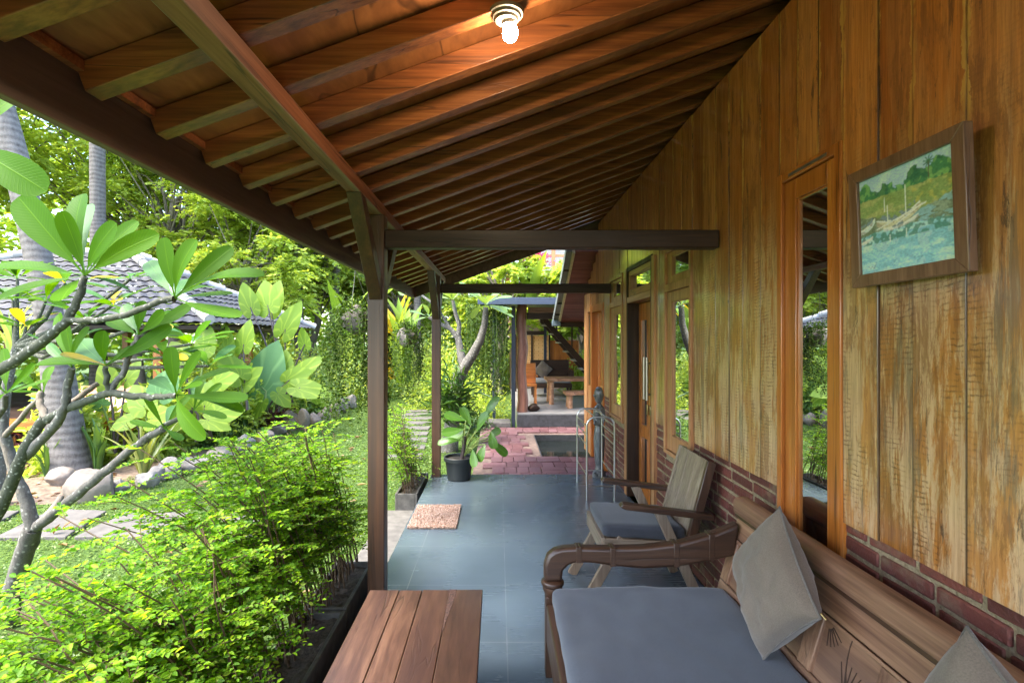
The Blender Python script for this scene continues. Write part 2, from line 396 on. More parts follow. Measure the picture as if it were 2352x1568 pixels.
# bricks
bks = [MB(), MB(), MB()]; row = 0; z = .004
def stretch(y): return 0 if y < DR[0]+.3 else 1 if y < D2[0]+.4 else 2
while z < ZB - .03:
    h = .049; y = -1.0 + (row % 2)*.112
    while y < WEND:
        L = .205 + rnd.uniform(-.018, .018); a, b = y, y+L
        segs = [(a, b)]
        for o in OPEN:
            if z + h > o[2]:
                ns = []
                for s0, s1 in segs:
                    if s1 <= o[0] or s0 >= o[1]: ns.append((s0, s1)); continue
                    if s0 < o[0]-.02: ns.append((s0, o[0]-.003))
                    if s1 > o[1]+.02: ns.append((o[1]+.003, s1))
                segs = ns
        for s0, s1 in segs:
            x = WALLX + .006 + rnd.uniform(-.004, .004); dz = rnd.uniform(-.003, .003); t = rnd.uniform(-.003, .003)
            s1 = min(s1, WEND-.1)
            if s1 - s0 > .03: bks[stretch((s0+s1)/2)].bar((x+.03, s0, z+h/2+dz-t), (x+.03, s1, z+h/2+dz+t), .06, h)
        y += L + .014 + rnd.uniform(-.003, .004)
    z += h + .0135; row += 1
for q in bks:
    if q.v: q.build('brick_base', M['brick'], house, bevel=.006, seg=2)
mms = [MB(), MB(), MB()]
ys = sorted([-1.0, WEND] + [q for o in OPEN for q in o[:2]])
for a, b in zip(ys, ys[1:]):
    m = (a+b)/2; top = ZB - .002
    for o in OPEN:
        if o[0] < m < o[1]: top = o[2]
    if top > .02: mms[stretch(m)].box(WALLX+.013, WALLX+.10, a, b, 0, top)
for q in mms:
    if q.v: q.build('mortar', M['mortar'], house)

def window(y0, y1, z0, z1, gy0, gy1, panes, frame_m, sash_m, xf=.012):
    """outer frame members, then for each pane (gz0, gz1, sash top, sash bottom) a sash and a glass"""
    fr = MB(); X0 = WALLX - xf; X1 = WALLX + .085; t = .036
    for (ya, yb) in ((y0, y0+t), (y1-t, y1)): fr.box(X0, X1, ya, yb, z0, z1)
    zs = [z0] + [p[3] for p in panes[1:]] + [z1]
    fr.box(X0+.002, X1, y0+t, y1-t, z1-.04, z1)
    fr.box(X0+.002, X1, y0+t, y1-t, z0, z0+.03)
    for a, b in zip(panes, panes[1:]): fr.box(X0+.001, X1, y0+t, y1-t, a[2]+.003, b[3]-.003)
    f = fr.build('window', frame_m, house, bevel=.003)
    for (ga, gb, st, sb) in panes:
        sm = MB(); xa, xb = WALLX+.004, WALLX+.05; e = .003
        ya, yb = y0+t+e, y1-t-e; sb_ = max(sb, z0+.033); st_ = min(st, z1-.043)
        sm.box(xa, xb, ya, gy0, sb_, st_); sm.box(xa, xb, gy1, yb, sb_, st_)
        sm.box(xa+.001, xb, gy0, gy1, gb, st_); sm.box(xa+.001, xb, gy0, gy1, sb_, ga)
        # glazing bead
        for (q0, q1, r0, r1) in ((gy0, gy0+.008, ga, gb), (gy1-.008, gy1, ga, gb), (gy0+.008, gy1-.008, gb-.008, gb), (gy0+.008, gy1-.008, ga, ga+.008)):
            sm.box(xa+.008, xa+.030, q0, q1, r0, r1)
        s_ = sm.build('sash', sash_m, f, bevel=.0025)
        gl = MB().box(xa+.016, xa+.020, gy0+.002, gy1-.002, ga+.002, gb-.002).build('pane', M['glass'], f)
    return f
window(*W1, WY(1897), WY(1825), [(.70, 2.115, 2.215, .615)], M['teakZ'], M['teakZ'])
window(*W2, WY(1580), WY(1541), [(.818, 1.795, 1.868, .69), (1.98, 2.127, 2.165, 1.93)], M['paleZ'], M['paleZ'])
window(*W3, WY(1424), WY(1409), [(.818, 1.795, 1.868, .69), (1.98, 2.127, 2.165, 1.93)], M['paleZ'], M['paleZ'])
# latch rail over the near window
MB().bar((WALLX-.008, W1[0]+.08, 2.222), (WALLX-.008, W1[1]-.09, 2.222), .008, .012).build('window_stay', plain('dull_steel', (.45, .43, .40), .35, .9), house)

# main door: frame, transom, two leaves
y0, y1 = DR[0], DR[1]
df = MB(); X0 = WALLX-.012
df.box(X0, WALLX+.19, y0-.0, y0+.035, 0, 2.215); df.box(X0, WALLX+.19, y1-.035, y1, 0, 2.215)
df.box(X0+.002, WALLX+.19, y0+.035, y1-.035, 2.175, 2.215)
df.build('door_frame', M['darkZ'], house, bevel=.003)
for (ya, yb) in ((y0-.075, y0-.002), (y1+.002, y1+.075)):
    MB().box(WALLX-.016, WALLX+.02, ya, yb, .004, 2.20).build('door_casing', M['paleZ'], house, bevel=.003)
MB().box(X0-.002, WALLX+.15, y0+.036, y1-.036, 1.87, 1.925).build('lintel', M['paleY'], house, bevel=.003)
tr = MB(); gy0, gy1, ga, gb = y0+.075, y1-.085, 1.994, 2.125
ya, yb = y0+.037, y1-.037
tr.box(WALLX+.0, WALLX+.05, ya, gy0, 1.93, 2.172); tr.box(WALLX+.0, WALLX+.05, gy1, yb, 1.93, 2.172)
tr.box(WALLX+.001, WALLX+.05, gy0, gy1, gb, 2.172); tr.box(WALLX+.001, WALLX+.05, gy0, gy1, 1.93, ga)
tw = tr.build('transom_window', M['paleY'], house, bevel=.003)
MB().box(WALLX+.034, WALLX+.038, gy0, gy1, ga, gb).build('pane', M['glass'], tw)
ym = (y0+y1)/2
for i, (ya, yb) in enumerate(((ym+.003, y1-.038), (y0+.038, ym-.003))):
    lf = MB(); xa, xb = WALLX+.10, WALLX+.14; s = .085; t0, t1 = ya+s, yb-s
    lf.box(xa, xb, ya, t0, .012, 1.862); lf.box(xa, xb, t1, yb, .012, 1.862)
    for (za, zb) in ((.012, .14), (.60, .72), (1.70, 1.862)): lf.box(xa+.002, xb-.002, t0, t1, za, zb)
    for (za, zb) in ((.14, .60), (.72, 1.70)):
        for q in (t0, t1-.012): lf.box(xa-.004, xa+.012, q, q+.012, za, zb)
    d = lf.build('door', M['teakZ'], house, bevel=.003)
    for (za, zb) in ((.14, .60), (.72, 1.70)): MB().box(xa+.012, xa+.016, t0, t1, za, zb).build('pane', M['glass'], d)
    yh = ya+.042 if i == 0 else yb-.042
    hd = MB(); hd.tube([(xa-.045, yh, .98), (xa-.045, yh, 1.36)], .012, 8)
    for zz in (1.03, 1.31): hd.tube([(xa-.045, yh, zz), (xa+.002, yh, zz)], .007, 6)
    hd.build('handle', plain('brushed_steel', (.30, .28, .25), .35, 1.0, .05), d, smooth=40)
    MB().box(xa-.02, xa-.001, yh-.014, yh+.014, .84, .93).build('lock', plain('brass_lock', (.35, .26, .12), .35, 1.0, .1), d, bevel=.004)
# second door at the far end of the wall
f2 = MB()
for (ya, yb) in ((D2[0], D2[0]+.09), (6.86, 6.95)): f2.box(WALLX-.014, WALLX+.12, ya, yb, -.05, 1.97)
f2.box(WALLX-.012, WALLX+.12, D2[0]+.09, 6.86, 1.88, 1.97)
f2.build('door_frame', M['teakZ'], house, bevel=.003)
d2 = MB(); xa = WALLX+.07
d2.box(xa, xa+.04, D2[0]+.092, D2[0]+.20, -.04, 1.878); d2.box(xa, xa+.04, 6.75, 6.858, -.04, 1.878)
for (za, zb) in ((-.04, .25), (.85, 1.0), (1.75, 1.878)): d2.box(xa+.002, xa+.038, D2[0]+.20, 6.75, za, zb)
d2.box(xa+.012, xa+.028, D2[0]+.20, 6.75, .25, .85); d2.box(xa+.013, xa+.029, D2[0]+.20, 6.75, 1.0, 1.75)
dd = d2.build('door', M['teakZ'], house, bevel=.003)
hd = MB(); hd.tube([(xa-.03, D2[0]+.16, .98), (xa-.03, D2[0]+.28, .98)], .009, 6); hd.tube([(xa-.03, D2[0]+.16, .98), (xa+.002, D2[0]+.16, .98)], .008, 6)
hd.build('handle', bpy.data.materials['brushed_steel'], dd, smooth=40)
w_ = MB(); w_.box(WALLX-.002, WALLX+.10, 6.97, 7.12, .9, 1.86); w_.build('shutter', M['brownZ'], house, bevel=.003)
MB().box(WALLX-.018, WALLX+.09, 7.16, WEND+.015, -.055, 2.16).build('corner_post', M['paleZ'], house, bevel=.004)
MB().box(WALLX-.016, WALLX+.09, 6.952, 7.155, 1.90, 2.2).box(WALLX-.004, WALLX+.09, 6.952, 7.155, -.055, .88).build('wall_panel', M['paleZ'], house, bevel=.003)

# posts, braces, purlin, tie beams
PY = (2.93, 5.70)
PWID = .094
for py in PY:
    p = MB().box(XP-PWID/2, XP+PWID/2, py-PWID/2, py+PWID/2, 0, 2.222).build('post', M['post'], house, bevel=.004)
    for sg in (-1, 1):
        a = Vector((XP, py+sg*.05, 1.80)); b = Vector((XP, py+sg*.40, 2.205))
        MB().prism([a+Vector((-.036, 0, -.06)), a+Vector((-.036, 0, .055)), b+Vector((-.036, 0, .015)), b+Vector((-.036, sg*.095, .015))], (.072, 0, 0)).build('brace', M['post'], p, bevel=.003)
MB().box(XP-.036, XP+.033, YNEAR, 6.35, 2.222, 2.286).build('purlin', M['purlin'], house, bevel=.003)
for py, zb in zip(PY, (2.035, 2.035)):
    MB().box(XP+PWID/2+.001, WALLX-.012, py-.04, py+.04, zb, zb+.102).build('tie_beam', M['darkX'], house, bevel=.005)
# rafters
XE, XT = -1.06, 1.95
yk = 1.07 - .27*9
dirv = Vector((1, 0, SL)).normalized(); up = Vector((-SL, 0, 1)).normalized()
while yk < YEND - .1:
    h = .076 + rnd.uniform(-.004, .004); wd = .056 + rnd.uniform(-.003, .003)
    a = Vector((XE, yk, zraf(XE))) + up*h/2; b = Vector((XT, yk+rnd.uniform(-.008, .008), zraf(XT))) + up*h/2
    MB().bar(a, b, wd, h, up).build('rafter', M['rafter'], house, bevel=.003)
    yk += .27
co = up*.081
cb = MB(); ycur = YNEAR
while ycur < YEND - .02:
    y2 = min(ycur + 1.22, YEND)
    a = Vector((-1.08, ycur, zraf(-1.08))) + co; b = Vector((XT, ycur, zraf(XT))) + co
    a2 = a + up*.012; b2 = b + up*.012; d = Vector((0, y2-ycur-.004, 0))
    cb.prism([a, b, b2, a2], d); ycur = y2
cb.build('ceiling', M['ceil'], house)
# fascia, barge board, roof skin
zf = zraf(-1.075)
fa = MB().box(-1.115, -1.082, YNEAR, YEND+.04, 2.052, zf+.13); fa.build('fascia', M['fascia'], house, bevel=.004)
MB().box(-1.081, -1.060, YNEAR, YEND-.03, zraf(-1.07)+.055, zraf(-1.07)+.082).build('ceiling_trim', M['rafter'], house)
a = Vector((-1.115, YEND+.041, zraf(-1.115)-.085)); b = Vector((WALLX+.3, YEND+.041, zraf(WALLX+.3)-.085))
MB().prism([a, b, b+Vector((0,0,.22)), a+Vector((0,0,.22))], (0, .03, 0)).build('barge_board', M['fascia'], house, bevel=.004)
M['rooftile'] = plain('dark_roof_tiles', (.07, .062, .06), .7, noise=.4, scale=7, bump=.5)
a = Vector((-1.16, YNEAR, zraf(-1.16))) + up*.10; rx = 4.6; b = Vector((rx, YNEAR, zraf(rx))) + up*.10
rm = MB(); rm.prism([a, b, b+up*.06, a+up*.06], (0, YEND+.08-YNEAR, 0))
c_ = Vector((9.6, YNEAR, zraf(rx) - (9.6-rx)*SL)) + up*.10
rm.prism([b+Vector((.002, 0, 0)), c_, c_+Vector((0, 0, .06)), b+Vector((.002, 0, .06))], (0, YEND+.08-YNEAR, 0))
rm.build('roof', M['rooftile'], house)
iw = MB(); iw.prism([(1.36, 6.45, -.2), (9.0, 6.45, -.2), (9.0, 6.45, zraf(rx)-(9-rx)*SL), (rx, 6.45, zraf(rx)), (1.36, 6.45, zraf(1.36)+.03)], (0, .05, 0))
iw.prism([(1.36, -1.5, -.2), (9.0, -1.5, -.2), (9.0, -1.5, zraf(rx)-(9-rx)*SL), (rx, -1.5, zraf(rx)), (1.36, -1.5, zraf(1.36)+.03)], (0, .05, 0))
iw.box(9.0, 9.1, -1.5, 6.5, -.2, zraf(rx)-(9-rx)*SL)
iw.box(1.5, 1.52, -3, 7.3, -.1, 3.2)
iw.build('light_block_walls', M['darkZ'], house)  # unseen walls added inside the house to block light and keep it dark
iw = MB(); iw.box(1.36, 9.0, 7.3, 7.36, -.2, 2.1); iw.build('end_wall', M['paleZ'], house)
# lower roof past the end of the veranda: boards underneath, rake board, gutter
sa = Vector((.99, 6.60, 2.655)); sb = Vector((.99, 8.20, 1.80)); sn = (sb-sa).normalized(); su = Vector((1,0,0)).cross(sn)*-1
if su.z < 0: su = -su
so = MB()
for i in range(9):
    q0 = sa.lerp(sb, i/9); q1 = sa.lerp(sb, (i+1)/9) - sn*.004
    so.prism([q0, q1, q1+su*.02, q0+su*.02], (3.0, 0, 0))
so_o = so.build('side_roof', wood('red_soffit_boards', (.09, .022, .012), (.16, .045, .024), (.22, .07, .04), axis='X', rough=.5), house)
MB().prism([sa+su*.021, sb+su*.021, sb+su*.07, sa+su*.07], (3.0, 0, 0)).build('roof_skin', M['rooftile'], so_o)
MB().prism([sa-su*.03, sb-su*.03, sb+su*.075, sa+su*.075], (-.035, 0, 0)).build('rake_board', plain('cream_paint', (.55, .48, .34), .6), so_o, bevel=.003)
gm = plain('grey_gutter', (.16, .18, .18), .4, noise=.25, scale=9, bump=.05)
g0 = sa + Vector((-.105, 0, 0)) - su*.0; g1 = sb + Vector((-.105, 0, 0))
gt = MB(); gt.prism([g0, g1, g1+su*.075, g0+su*.075], (.068, 0, 0)); gt.prism([g0-su*.01+Vector((-.012,0,0)), g1-su*.01+Vector((-.012,0,0)), g1+su*.09+Vector((-.012,0,0)), g0+su*.09+Vector((-.012,0,0))], (.011, 0, 0))
gt = gt.build('gutter', gm, so_o, bevel=.004)
for t in (.22, .45, .68, .86):
    q = g0.lerp(g1, t); MB().prism([q-su*.016, q+sn*.02-su*.016, q+sn*.02+su*.082, q+su*.082], (.072, 0, 0)).build('strap', M['black'], gt)
MB().box(.86, .99, 8.12, 8.26, 1.735, 1.835).build('gutter_box', plain('slate_paint', (.07, .10, .12), .45), so_o, bevel=.006)
MB().box(1.0, 3.0, 8.20, 8.24, 1.72, 1.83).build('eave_board', M['darkX'], so_o, bevel=.003)

# ================================================================== GROUND, FLOOR, PATIO, STEP
ZG = -.20
k = NM('lawn_soil'); v = k.obj(); n = k.noise(v, 1.1, 6, .6); n2 = k.noise(v, 28, 5, .7)
c = k.ramp(k.math('ADD', k.math('MULTIPLY', n, .5), k.math('MULTIPLY', n2, .5)), [(.32, (0.0324, 0.0612, 0.0115)), (.5, (0.0612, 0.112, 0.0216)), (.68, (0.101, 0.155, 0.036))])
k.bump(n2, .8, .03); M['lawn'] = k.set(Base_Color=c, Roughness=.85, Specular_IOR_Level=.2)
kind(MB().add([(-150, -60, ZG), (150, -60, ZG), (150, 200, ZG), (-150, 200, ZG)], [(0, 1, 2, 3)]).build('ground', M['lawn']))
FX = -.757; FY = 5.78
kind(MB().box(FX, WALLX+.01, -2.5, FY, -.19, 0).build('floor', M['tile'], bevel=.006))
kind(MB().box(FX-.34, FX-.002, 3.42, 5.02, ZG-.1, -.15).build('step', M['concrete'], bevel=.01))
# paving: base + bricks
PX0, PX1, PYa, PYb = -.18, 2.6, FY+.003, 9.25
POND = (.60, 2.4, 6.95, 8.55)
pv = MB(); yy = PYa+.01; r_ = 0
while yy < PYb-.02:
    hgt = .27; y2 = min(yy+hgt, PYb); xx = PX0 - .12*(yy-PYa)/3.4 + (r_ % 2)*.11 - .0
    while xx < PX1:
        x2 = xx + .30
        inn = not (x2 < POND[0]-.02 or xx > POND[1] or y2 < POND[2]-.02 or yy > POND[3]+.02)
        if not inn:
            z = -.058 + rnd.uniform(-.004, .004) + (.012 if r_ in (3, 6) and .1 < xx < .9 else 0)
            cx_ = rnd.uniform(-.003, .003)
            if rnd.random() < .4:
                m = (yy+y2)/2; pv.box(xx+.004, x2-.004, yy+.004, m-.003, z-.05, z); pv.box(xx+.004, x2-.004, m+.003, y2-.004, z-.05, z+rnd.uniform(-.003, .003))
            else:
                m = (xx+x2)/2+cx_; pv.box(xx+.004, m-.003, yy+.004, y2-.004, z-.05, z); pv.box(m+.003, x2-.004, yy+.004, y2-.004, z-.05, z+rnd.uniform(-.003, .003))
        xx = x2
    yy = y2; r_ += 1
kind(pv.build('patio', M['paver'], bevel=.004, seg=1))
pb = MB()
for (a, b, c_, d) in ((PX0-.13, POND[0]-.01, PYa, PYb), (POND[0]-.01, POND[1]+.3, PYa, POND[2]-.01), (POND[0]-.01, POND[1]+.3, POND[3]+.01, PYb)): pb.box(a, b, c_, d, -.4, -.082)
kind(pb.build('patio_bed', plain('sandy_joint_fill', (.16, .11, .09), .9, noise=.4)))
pw = MB()
for (a, b, c_, d) in ((POND[0]-.012, POND[0], POND[2], POND[3]), (POND[0]-.012, POND[1], POND[2]-.012, POND[2]), (POND[0]-.012, POND[1], POND[3], POND[3]+.012)): pw.box(a, b, c_, d, -.6, -.07)
kind(pw.build('pond_edge', M['stone_plinth']))
k = NM('dark_pond_water'); n = k.noise(k.obj(), 5, 3); k.bump(n, .05, .02)
kind(MB().box(POND[0]+.001, POND[1], POND[2]+.001, POND[3]-.001, -.6, -.17).build('water', k.set(Base_Color=(.012, .016, .015), Roughness=.04, IOR=1.33)))
# ceiling lamp: a bare lit bulb in a white holder under a rafter
LB = P(1172, 76, 1.60)
lamp = thing('ceiling_lamp', 'lit bare bulb in a round white ceiling holder under the rafters', 'lamp', (LB.x, LB.y, LB.z+.06))
wp = plain('white_plastic', (.13, .115, .095), .55, noise=.03, bump=0)
bz = zraf(LB.x-.02)
MB().lathe([(.028, -.032), (.034, -.03), (.037, -.022), (.043, -.02), (.046, -.012), (.052, -.010), (.055, -.002), (.055, .0)], (LB.x-.012, LB.y, bz-.002), 28).build('base', wp, lamp, smooth=35)
MB().lathe([(.021, -.045), (.023, -.03), (.023, 0), (.020, .004)], (LB.x-.004, LB.y, LB.z+.068), 20).build('socket', wp, lamp, smooth=35)
k = NM('lit_bulb'); k.set(Base_Color=(1, .9, .75), Emission_Color=(1.0, .76, .50), Emission_Strength=60.0)
MB().lathe([(.004, -.027), (.013, -.024), (.020, -.017), (.0235, -.008), (.0245, .0), (.023, .009), (.020, .016), (.0165, .021)], LB, 20).build('bulb', k.m, lamp, smooth=180)
MB().lathe([(.0165, .0212), (.019, .026), (.020, .034), (.020, .06)], LB, 20).build('bulb_collar', plain('grey_bulb_collar', (.30, .28, .25), .4, noise=.03, bump=0), lamp, smooth=35)
# thin cable run along the rafters
wv = M['white_cable'] = plain('white_cable', (.5, .46, .4), .5, bump=0)
cbp = [Vector((LB.x, LB.y+.03, bz+.01))] + [Vector((LB.x+.02+.16*i, LB.y+.04+.004*i, zraf(LB.x+.02+.16*i)+.045+.012*math.sin(i*1.7))) for i in range(1, 8)]
MB().tube(cbp, .0035, 6).build('cable', wv, house, smooth=60)
# ================================================================== FURNITURE
def rbox(x0, x1, y0, y1, z0, z1, r, step=.035, disp=None):
    """rounded box as a fine grid; disp(x,y,z,normal)->offset along the normal"""
    mb = MB(); ax = []
    c = [((x0+x1)/2), ((y0+y1)/2), ((z0+z1)/2)]; h = [(x1-x0)/2, (y1-y0)/2, (z1-z0)/2]
    bm = bmesh.new(); key = {}
    def vert(p):
        kk = tuple(round(q, 5) for q in p)
        if kk in key: return key[kk]
        q = [max(-h[i]+r, min(h[i]-r, p[i])) for i in range(3)]
        d = Vector([p[i]-q[i] for i in range(3)]); n = d.normalized() if d.length > 1e-9 else Vector((0, 0, 1))
        pt = Vector(q) + n*r + Vector(c)
        if disp: pt = pt + n*disp(pt, n)
        key[kk] = bm.verts.new(pt); return key[kk]
    for a in range(3):
        b, d = (a+1) % 3, (a+2) % 3
        nb = max(3, int(2*h[b]/step)); nd = max(3, int(2*h[d]/step))
        if 2*h[b] < .15: nb = 6
        if 2*h[d] < .15: nd = 6
        for s in (-1, 1):
            for i in range(nb):
                for j in range(nd):
                    q = []
                    for (ii, jj) in ((i, j), (i+1, j), (i+1, j+1), (i, j+1)):
                        p = [0, 0, 0]; p[a] = s*h[a]; p[b] = -h[b]+2*h[b]*ii/nb; p[d] = -h[d]+2*h[d]*jj/nd; q.append(vert(p))
                    try: bm.faces.new(q if s > 0 else q[::-1])
                    except ValueError: pass
    bm.verts.index_update()
    mb.add([v.co.copy() for v in bm.verts], [tuple(v.index for v in f.verts) for f in bm.faces]); bm.free(); return mb
from mathutils import noise as mn
def fabric(name, col, weave=420, var=.12):
    k = NM(name); v = k.obj(); n = k.noise(v, 5, 4, .6); w1 = k.noise(k.obj((1, 1, 1)), weave, 2)
    c = k.mix(1.0, col, k.ramp(n, [(.3, 1-var), (.7, 1+var)]), 'MULTIPLY'); c = k.mix(1.0, c, k.ramp(w1, [(.3, .8), (.7, 1.2)]), 'MULTIPLY')
    k.bump(w1, .25, .0015); return k.set(Base_Color=c, Roughness=.85, Sheen_Weight=.25, Sheen_Roughness=.5, Specular_IOR_Level=.2)
M['cush'] = fabric('grey_blue_canvas', (.060, .069, .086)); M['linen'] = fabric('taupe_linen', (.142, .110, .083), 300, .12)

# ---- bench
bench = thing('wooden_bench', 'long carved wooden bench with curved armrest standing against the plank wall', 'bench', (.7, 1.4, 0))
YB0, YB1 = .35, 2.36
def armrest(ya, yb):
    upr = [(.206,.43),(.206,.50),(.222,.545),(.25,.568),(.285,.579),(.353,.583),(.44,.581),(.523,.58),(.657,.584),(.805,.600),(.953,.639),(1.04,.672),(1.083,.692)]
    low = [(1.062,.546),(.953,.522),(.805,.496),(.657,.488),(.523,.498),(.43,.512),(.353,.516),(.315,.503),(.292,.478),(.285,.43)]
    mb = MB().prism([(x, ya, z) for x, z in upr+low], (0, yb-ya, 0))
    o = mb.build('armrest', M['brownX'], bench, bevel=.014, seg=3)
    for xg in (.362, .515, .800, .958):
        bd = MB(); zt = np.interp(xg, [p[0] for p in upr[5:]], [p[1] for p in upr[5:]]); zb = np.interp(xg, [p[0] for p in low[::-1]][1:], [p[1] for p in low[::-1]][1:])
        bd.prism([(xg-.013, ya-.0015, zb), (xg-.013, ya-.0015, zt+.0015), (xg-.006, ya-.0015, zt+.004), (xg, ya-.0015, zt+.0005), (xg+.006, ya-.0015, zt+.004), (xg+.013, ya-.0015, zt+.0015), (xg+.013, ya-.0015, zb)], (0, yb-ya+.003, 0))
        bd.build('carved_bead', M['brownX'], o, bevel=.003)
    lg = MB()
    lg.lathe([(.044, .43), (.052, .425), (.052, .41), (.044, .405), (.046, .39), (.036, .37), (.033, .34)], (.246, (ya+yb)/2, 0), 18)
    lg.box(.212, .272, ya+.002, yb-.002, 0, .36)
    lg.build('leg', M['brownZ'], bench, bevel=.003)
armrest(2.295, 2.355); armrest(.36, .42)
MB().box(.214, .246, .43, 2.285, .17, .335).build('front_rail', M['brownY'], bench, bevel=.006)
MB().box(.25, 1.0, .40, 2.28, .31, .335).build('seat_board', M['brownY'], bench)
def PB(y, s, o=0.0):   # point on the reclined back: s = 0 at the seat, 1 under the top rail; o = out of the face
    return Vector((1.005 + .098*s - .95*o, y, .37 + .335*s + .30*o))
def slab(mb, ya, yb, s0, s1, o0, o1):
    a, b, c, d = PB(ya, s0, o0), PB(ya, s1, o0), PB(ya, s1, o1), PB(ya, s0, o1)
    return mb.prism([a, b, c, d], (0, yb-ya, 0))
bk_ = MB(); slab(bk_, YB0+.03, YB1-.03, .02, 1.0, -.03, -.012)
back = bk_.build('backrest', M['oldY'], bench)
b = MB(); slab(b, YB0, YB1, 0, .16, -.028, .0); b.build('bottom_rail', M['oldY'], back, bevel=.004)
b = MB(); slab(b, YB0, YB1, .74, 1.0, -.028, .0); b.build('upper_band', M['oldY'], back, bevel=.004)
b = MB(); slab(b, YB0, YB1, .70, .735, -.02, .004); b.build('moulding', M['oldY'], back, bevel=.002)
secs = []
for y in (YB0-.012, YB1+.012):
    secs.append((PB(y, 1.14, -.012), (1, 0, .0), (0, 0, 1), .040, .043))
MB().sweep(secs, 20, 3.2).build('top_rail', M['oldY'], back, smooth=50)
b = MB(); slab(b, YB0-.008, YB1+.008, .985, 1.03, -.03, .012); b.build('moulding', M['brownY'], back, bevel=.003)
stiles = [YB1-.035, 1.72, 1.40, 1.08, .72, YB0+.035]
for ys_ in stiles:
    b = MB(); slab(b, ys_-.035, ys_+.035, .161, .699, -.027, .001); b.build('stile', M['oldZ'], back, bevel=.004)
MB().prism([(1.0, YB1-.03, 0), (1.06, YB1-.03, 0), (1.13, YB1-.03, .37), (1.17, YB1-.03, .72), (1.11, YB1-.03, .72), (1.03, YB1-.03, .37)], (0, .03, 0)).build('leg', M['oldZ'], bench, bevel=.004)
MB().prism([(1.0, YB0, 0), (1.06, YB0, 0), (1.13, YB0, .37), (1.17, YB0, .72), (1.11, YB0, .72), (1.03, YB0, .37)], (0, .03, 0)).build('leg', M['oldZ'], bench, bevel=.004)
# carved fans and arcs in the panels (dark cut lines)
M['cut'] = plain('dark_carved_cut', (.055, .029, .018), .8, bump=0)
for ya, yb in zip(stiles, stiles[1:]):
    hi, lo = ya-.037, yb+.037; cv = MB(); w = hi-lo
    def cut(y0, s0, y1, s1, t=.0032):
        a = PB(y0, s0, -.011); c = PB(y1, s1, -.011); cv.bar(a, c, t, .003, (-.95, 0, .3), w2=.0015)
    for (yc, sc_, a0, a1, L) in ((hi-.012, .69, 205, 258, .075), ((hi+lo)/2-.02, .19, 66, 114, .105)):
        for i in range(5):
            a = R(a0+(a1-a0)*i/4); cut(yc+.3*L*math.cos(a), sc_+.3*L*math.sin(a)/.35, yc+L*math.cos(a), sc_+L*math.sin(a)/.35)
    for (yc, sg) in ((lo+.015, 1),):
        prev = None
        for i in range(7):
            a = R(20+20*i*.7); q = (yc+sg*(.03+.085*math.sin(a)), .2+.42*(1-math.cos(a)))
            if prev: cut(*prev, *q, t=.003)
            prev = q
    cv.build('carving', M['cut'], back)
def wr(p, n):
    q_ = abs(mn.noise(Vector((p.x*7+3, p.y*4.5, 1)))); return .008*mn.noise(Vector((p.x*4, p.y*3, p.z*4))) + .004*mn.noise(Vector((p.x*14, p.y*9, 3))) - .005*max(0, 1-q_*9)*max(0, mn.noise(Vector((p.x*3, p.y*3, 7)))+.2) + (.010*max(0, n.z)*(1-((p.x-.62)/.40)**4))
ms = rbox(.236, 1.012, .42, 2.288, .337, .415, .030, .018, wr).build('bench_cushion', M['cush'], smooth=180)
tag(ms, 'long grey-blue mattress cushion on the carved wooden bench seat', 'cushion')

# ---- square pillows standing on a corner
def pillow(name, label, T, size, e1, e2, thick=.075, seed=1):
    """T: the topmost corner; e1, e2: the two edges that leave it"""
    e1 = Vector(e1).normalized(); e2 = Vector(e2); e2 = (e2 - e1*e2.dot(e1)).normalized(); n = e2.cross(e1)
    c = Vector(T) + (e1+e2)*size/2; r, u = -e2, -e1
    N = 26; vs = []; fs = []; hs = size/2
    root = thing(name, label, 'pillow', c)
    for side in (1, -1):
        for i in range(N+1):
            for j in range(N+1):
                a = -1+2*i/N; b = -1+2*j/N
                pin = 1 - .12*((1-a*a)*abs(b)**3) - .05*(a*b)**2; pin2 = 1 - .12*((1-b*b)*abs(a)**3) - .05*(a*b)**2
                h = thick*((1-a**2)**.42)*((1-b**2)**.42)
                wv = .014*mn.noise(Vector((a*2.2+seed, b*2.2, side*2))) + .009*mn.noise(Vector((a*5+seed, b*5, side))) + .004*mn.noise(Vector((a*11+seed, b*11, side)))
                h += wv*(1-a**4)*(1-b**4); sag = -.018*(1-a*a)*(1-b*b)
                vs.append(Vector(c) + r*a*hs*pin2 + u*(b*hs*pin + sag) + n*side*h)
        o = 0 if side == 1 else (N+1)**2
        for i in range(N):
            for j in range(N):
                q = (o+i*(N+1)+j, o+(i+1)*(N+1)+j, o+(i+1)*(N+1)+j+1, o+i*(N+1)+j+1); fs.append(q if side == 1 else q[::-1])
    MB().add(vs, fs).build('cover', M['linen'], root, smooth=180)
    # seam cord round the edge with a small zip pull
    ring = []
    for (a0, b0, a1, b1) in ((-1,-1,1,-1), (1,-1,1,1), (1,1,-1,1), (-1,1,-1,-1)):
        for i in range(12):
            t = i/12; a = a0+(a1-a0)*t; b = b0+(b1-b0)*t
            pin = 1 - .12*((1-a*a)*abs(b)**3) - .05*(a*b)**2; pin2 = 1 - .12*((1-b*b)*abs(a)**3) - .05*(a*b)**2
            ring.append(Vector(c) + r*a*hs*pin2 + u*b*hs*pin)
    MB().tube(ring + [ring[0]], .0045, 6, False).build('seam', fabric('darker_linen_' + name, (.20, .175, .15), 300) if 'seamm' not in M else M['seamm'], root, smooth=180)
    return root, r, u
M['seamm'] = fabric('seam_linen', (.11, .094, .08), 300)
E1, E2 = (-.03, -.275, -.241), (-.045, .245, -.277)
T1 = Vector((.985, 1.79, .945))
